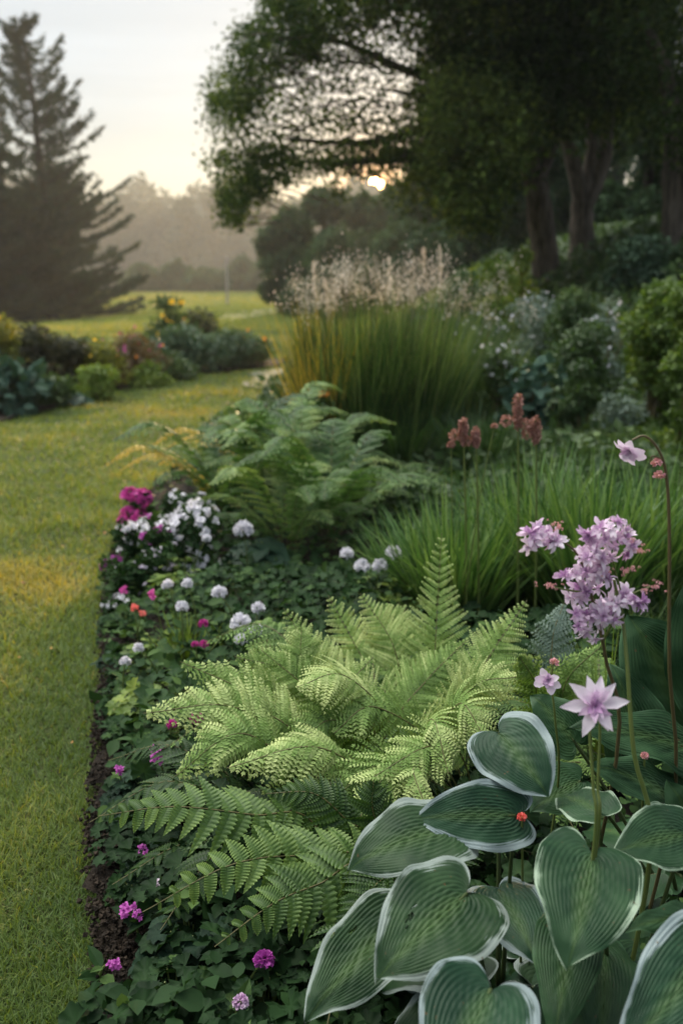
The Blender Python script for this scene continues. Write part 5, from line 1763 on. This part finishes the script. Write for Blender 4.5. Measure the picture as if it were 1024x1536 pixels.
# ------------------------------------------------------------------ dusty pink seed heads
SG = 'dusty pink flower spikes in the bed'
seeds = [((776, 618), 23, 5.2, 'tallest dusty pink flower spike in the bed'), ((803, 646), 17, 5, 'dusty pink spike leaning off beside the tallest'), ((694, 648), 17, 4.8, 'dusty pink spike of the lower pair, nearer the feather grass'), ((713, 657), 12, 4, 'thin dusty pink spike just behind the lower pair')]
for (p, hp, wp_, lab) in seeds:
    D = 3.3
    tip = at(p[0], p[1] - hp, D)
    low = at(p[0], p[1] + hp, D)
    x, y = tip[0] + .04, D + .05
    b = np.array([x, y, float(hgt(x, y))])
    t = thing('flower_spike', lab, 'flower spike', b, SG)
    g = Geo()
    tube(g, bez(b, (b + tip) / 2 + [.01, 0, 0], tip, 10), np.linspace(.0055, .003, 10), 7)
    g.build('stem', M['stem'], t)
    g = Geo()
    n = 520
    s_ = R.random(n)
    u = rdir(n)
    rad = wp_ / F * D * (.35 + .9 * np.sin(np.pi * np.clip(.12 + s_ * .85, 0, 1)))
    c = tip * (1 - s_[:, None]) + low * s_[:, None] + u * rad[:, None] * R.uniform(.5, 1, (n, 1))
    scatter(g, PETAL, c, u + [0, 0, -.2], u + R.normal(0, .5, (n, 3)), .009 * R.uniform(.7, 1.3, n), R.random(n), 1.3)
    for (dx, dy) in (((-18, 22), (12, 30)) if hp > 20 else ((-13, 8),)):
        cc = at(p[0] + dx, p[1] + dy * .6, D)
        n = 120
        u = rdir(n)
        scatter(g, PETAL, cc + u * .012, u, u + R.normal(0, .5, (n, 3)), .009 * R.uniform(.7, 1.3, n), R.random(n), 1.3)
    g.build('flower_head', M['dusty'], t)
for (p, lab) in (((676, 668), 'small drooping dusty pink bud below the lower pair of spikes'), ((741, 640), 'lone dusty pink bud between the flower spikes')):
    stalk_plant('flower_bud', lab, 'flower bud', at(p[0], p[1], 3.3), M['dusty'], .015, SG, leaves=0, lean=.06, tone=(.2, .9))

# ------------------------------------------------------------------ lilac flowers in front
def stem_of(t, pts, r0, r1, m='brownstem', name='stem', n=26):
    g = Geo()
    tube(g, spline(pts, n), np.linspace(r0, r1, n), 8, np.linspace(.2, .8, 8 * n) if False else .5)
    return g.build(name, M[m], t)


def gnd(px, D, dy=0):
    x = (px - 512) / F * D
    return np.array([x, D, float(hgt(x, D)) + .02])


LLG = 'lilac flowers of the near bed'
b = gnd(1008, 1.62)
t = thing('lilac_flower_stalk', 'tall arching brown stem with one lilac flower and drooping buds', 'flower', b, LLG)
stem_of(t, [b, at(1010, 1200, 1.55), at(1003, 1000, 1.5), at(1003, 800, 1.5), at(998, 710, 1.5), at(985, 672, 1.5), at(966, 654, 1.5), at(948, 660, 1.5)], .0034, .0016)
stem_of(t, [at(990, 688, 1.5), at(978, 684, 1.5), at(974, 692, 1.5)], .0013, .001)
g = Geo()
blossom(g, at(944, 676, 1.5), [-.5, -.5, -.45], .027, 7, 9, .75, .5)
g.build('flower', M['lilac'], t)
for (q, r_) in (((984, 695), .009), ((988, 715), .010)):
    g = Geo()
    pompom(g, at(*q, 1.5), r_, 60)
    g.build('bud', M['rose'], t)

b = gnd(985, 1.42)
t = thing('lilac_flower_stalk', 'dense panicle of ruffled lilac flowers on thick green stems', 'flower', b, LLG)
stem_of(t, [b, at(975, 1280, 1.38), at(950, 1130, 1.38), at(940, 1000, 1.4), at(933, 930, 1.42), at(920, 870, 1.42)], .0042, .0022, 'stem')
b2 = gnd(900, 1.6)
stem_of(t, [b2, at(925, 1130, 1.46), at(908, 990, 1.44), at(888, 900, 1.43), at(870, 840, 1.43), at(848, 815, 1.43), at(820, 800, 1.43)], .0034, .0012, 'brownstem')
stem_of(t, [at(905, 960, 1.44), at(930, 900, 1.43), at(915, 830, 1.43)], .002, .001, 'stem')
stem_of(t, [at(900, 930, 1.44), at(940, 895, 1.43), at(975, 880, 1.43)], .002, .001, 'stem')
stem_of(t, [at(885, 890, 1.43), at(850, 885, 1.43), at(828, 880, 1.43)], .002, .001, 'stem')
CL = [(803, 806, 24, 7), (826, 812, 14, 3), (912, 808, 34, 9), (900, 830, 30, 7), (935, 822, 22, 5), (880, 845, 26, 7), (862, 872, 22, 6), (896, 868, 26, 7), (872, 895, 20, 5), (905, 905, 34, 9), (880, 928, 26, 7),
      (930, 912, 30, 7), (898, 940, 24, 6), (945, 905, 18, 4), (890, 800, 14, 3)]
for (cx, cy_, rr, nf) in CL:
    g = Geo()
    D = 1.42 + R.normal(0, .012)
    c0 = at(cx, cy_, D)
    for q in range(int(nf * 1.0)):
        off = rdir(1)[0] * [1, .8, 1] * rr / F * D * 1.05 * R.random() ** .5
        blossom(g, c0 + off, unit(off / np.linalg.norm(off) * .9 + [0, -.8, .2] + R.normal(0, .3, 3)), R.uniform(.013, .022), 7, 8, R.uniform(.15, .95), 1.0, wid=.75)
    g.build('flower', M['lilac'], t)
for (cx, cy_, rr) in ((828, 880, 15), (975, 881, 18), (950, 815, 14), (958, 826, 10), (940, 855, 14), (905, 862, 9), (835, 790, 12)):
    g = Geo()
    D = 1.42
    for q in range(16):
        c = at(cx + R.normal(0, rr * .5), cy_ + R.normal(0, rr * .28), D + R.normal(0, .01))
        pompom(g, c, R.uniform(.0022, .0042), 16)
    g.build('bud', M['rose'], t)

b = gnd(905, 1.36)
t = thing('lilac_flower_stalk', 'single star-shaped lilac flower with pointed petals over the heart-shaped hosta leaf', 'flower', b, LLG)
stem_of(t, [b, at(890, 1275, 1.27), at(889, 1180, 1.27), at(884, 1100, 1.28), at(890, 1065, 1.28)], .0030, .0018, 'stem')
stem_of(t, [gnd(900, 1.37), at(894, 1270, 1.275), at(896, 1180, 1.28), at(899, 1100, 1.29), at(898, 1068, 1.29)], .0026, .0016, 'stem')
g = Geo()
STAR = T_([(-.05, 0, 0), (.05, 0, 0), (-.17, .3, .07), (0, .3, .0), (.17, .3, .07), (-.19, .6, .08), (0, .62, .02), (.19, .6, .08), (-.07, .88, .0), (0, 1, -.08), (.07, .88, .0)], PETAL[1])
fc = unit([-.05, -.85, .35])
blossom(g, at(892, 1056, 1.27), fc, .046, 9, 7, .80, .2, pet=STAR, wid=.95)
blossom(g, at(890, 1060, 1.262), fc, .027, 7, 9, .25, .8, pet=STAR, wid=1.1)
g.build('flower', M['lilac'], t)

b = gnd(835, 1.7)
t = thing('lilac_flower_stalk', 'small lilac flower with a peach bud above it, over the round hosta leaf', 'flower', b, LLG)
stem_of(t, [b, at(835, 1190, 1.6), at(832, 1080, 1.58), at(826, 1025, 1.58), at(829, 995, 1.58)], .0024, .0014, 'stem')
g = Geo()
blossom(g, at(822, 1020, 1.56), [-.2, -.8, .1], .024, 6, 9, .6, .6)
g.build('flower', M['lilac'], t)
g = Geo()
pompom(g, at(830, 994, 1.57), .009, 50)
g.build('bud', M['rose'], t)
for (p, D, lab) in (((966, 1134), 1.5, 'small coral bud beside the brown stems'), ((782, 1226), 1.41, 'red bud touching the edge of a white-edged hosta leaf')):
    c = at(*p, D)
    t = stalk_plant('coral_bud', lab, 'flower bud', c, M['red'] if p[0] < 900 else M['rose'], .009, None, leaves=0, lean=.01, base=(c[0] + .02, c[1] + .06))

# ------------------------------------------------------------------ the mist
def haze(dens, col):
    me = bpy.data.meshes.new('haze')
    x0, x1, y0, y1, z0, z1 = -560, 560, -40, 600, -8, 44
    vs = [(x, y, z) for x in (x0, x1) for y in (y0, y1) for z in (z0, z1)]
    me.from_pydata(vs, [], [(0, 1, 3, 2), (4, 6, 7, 5), (0, 4, 5, 1), (2, 3, 7, 6), (0, 2, 6, 4), (1, 5, 7, 3)])
    m = bpy.data.materials.new('haze')
    m.use_nodes = True
    t = m.node_tree
    t.nodes.clear()
    out = nn(t, 'ShaderNodeOutputMaterial')
    v = nn(t, 'ShaderNodeVolumePrincipled')
    v.inputs['Color'].default_value = (*col, 1)
    v.inputs['Density'].default_value = dens
    v.inputs['Anisotropy'].default_value = .5
    t.links.new(v.outputs[0], out.inputs['Volume'])
    me.materials.append(m)
    o = bpy.data.objects.new('haze', me)
    COL.objects.link(o)
    tag(o, 'thin warm evening mist lying over the meadow', 'haze', kind='stuff')


haze(.00058, (.90, .92, .94))
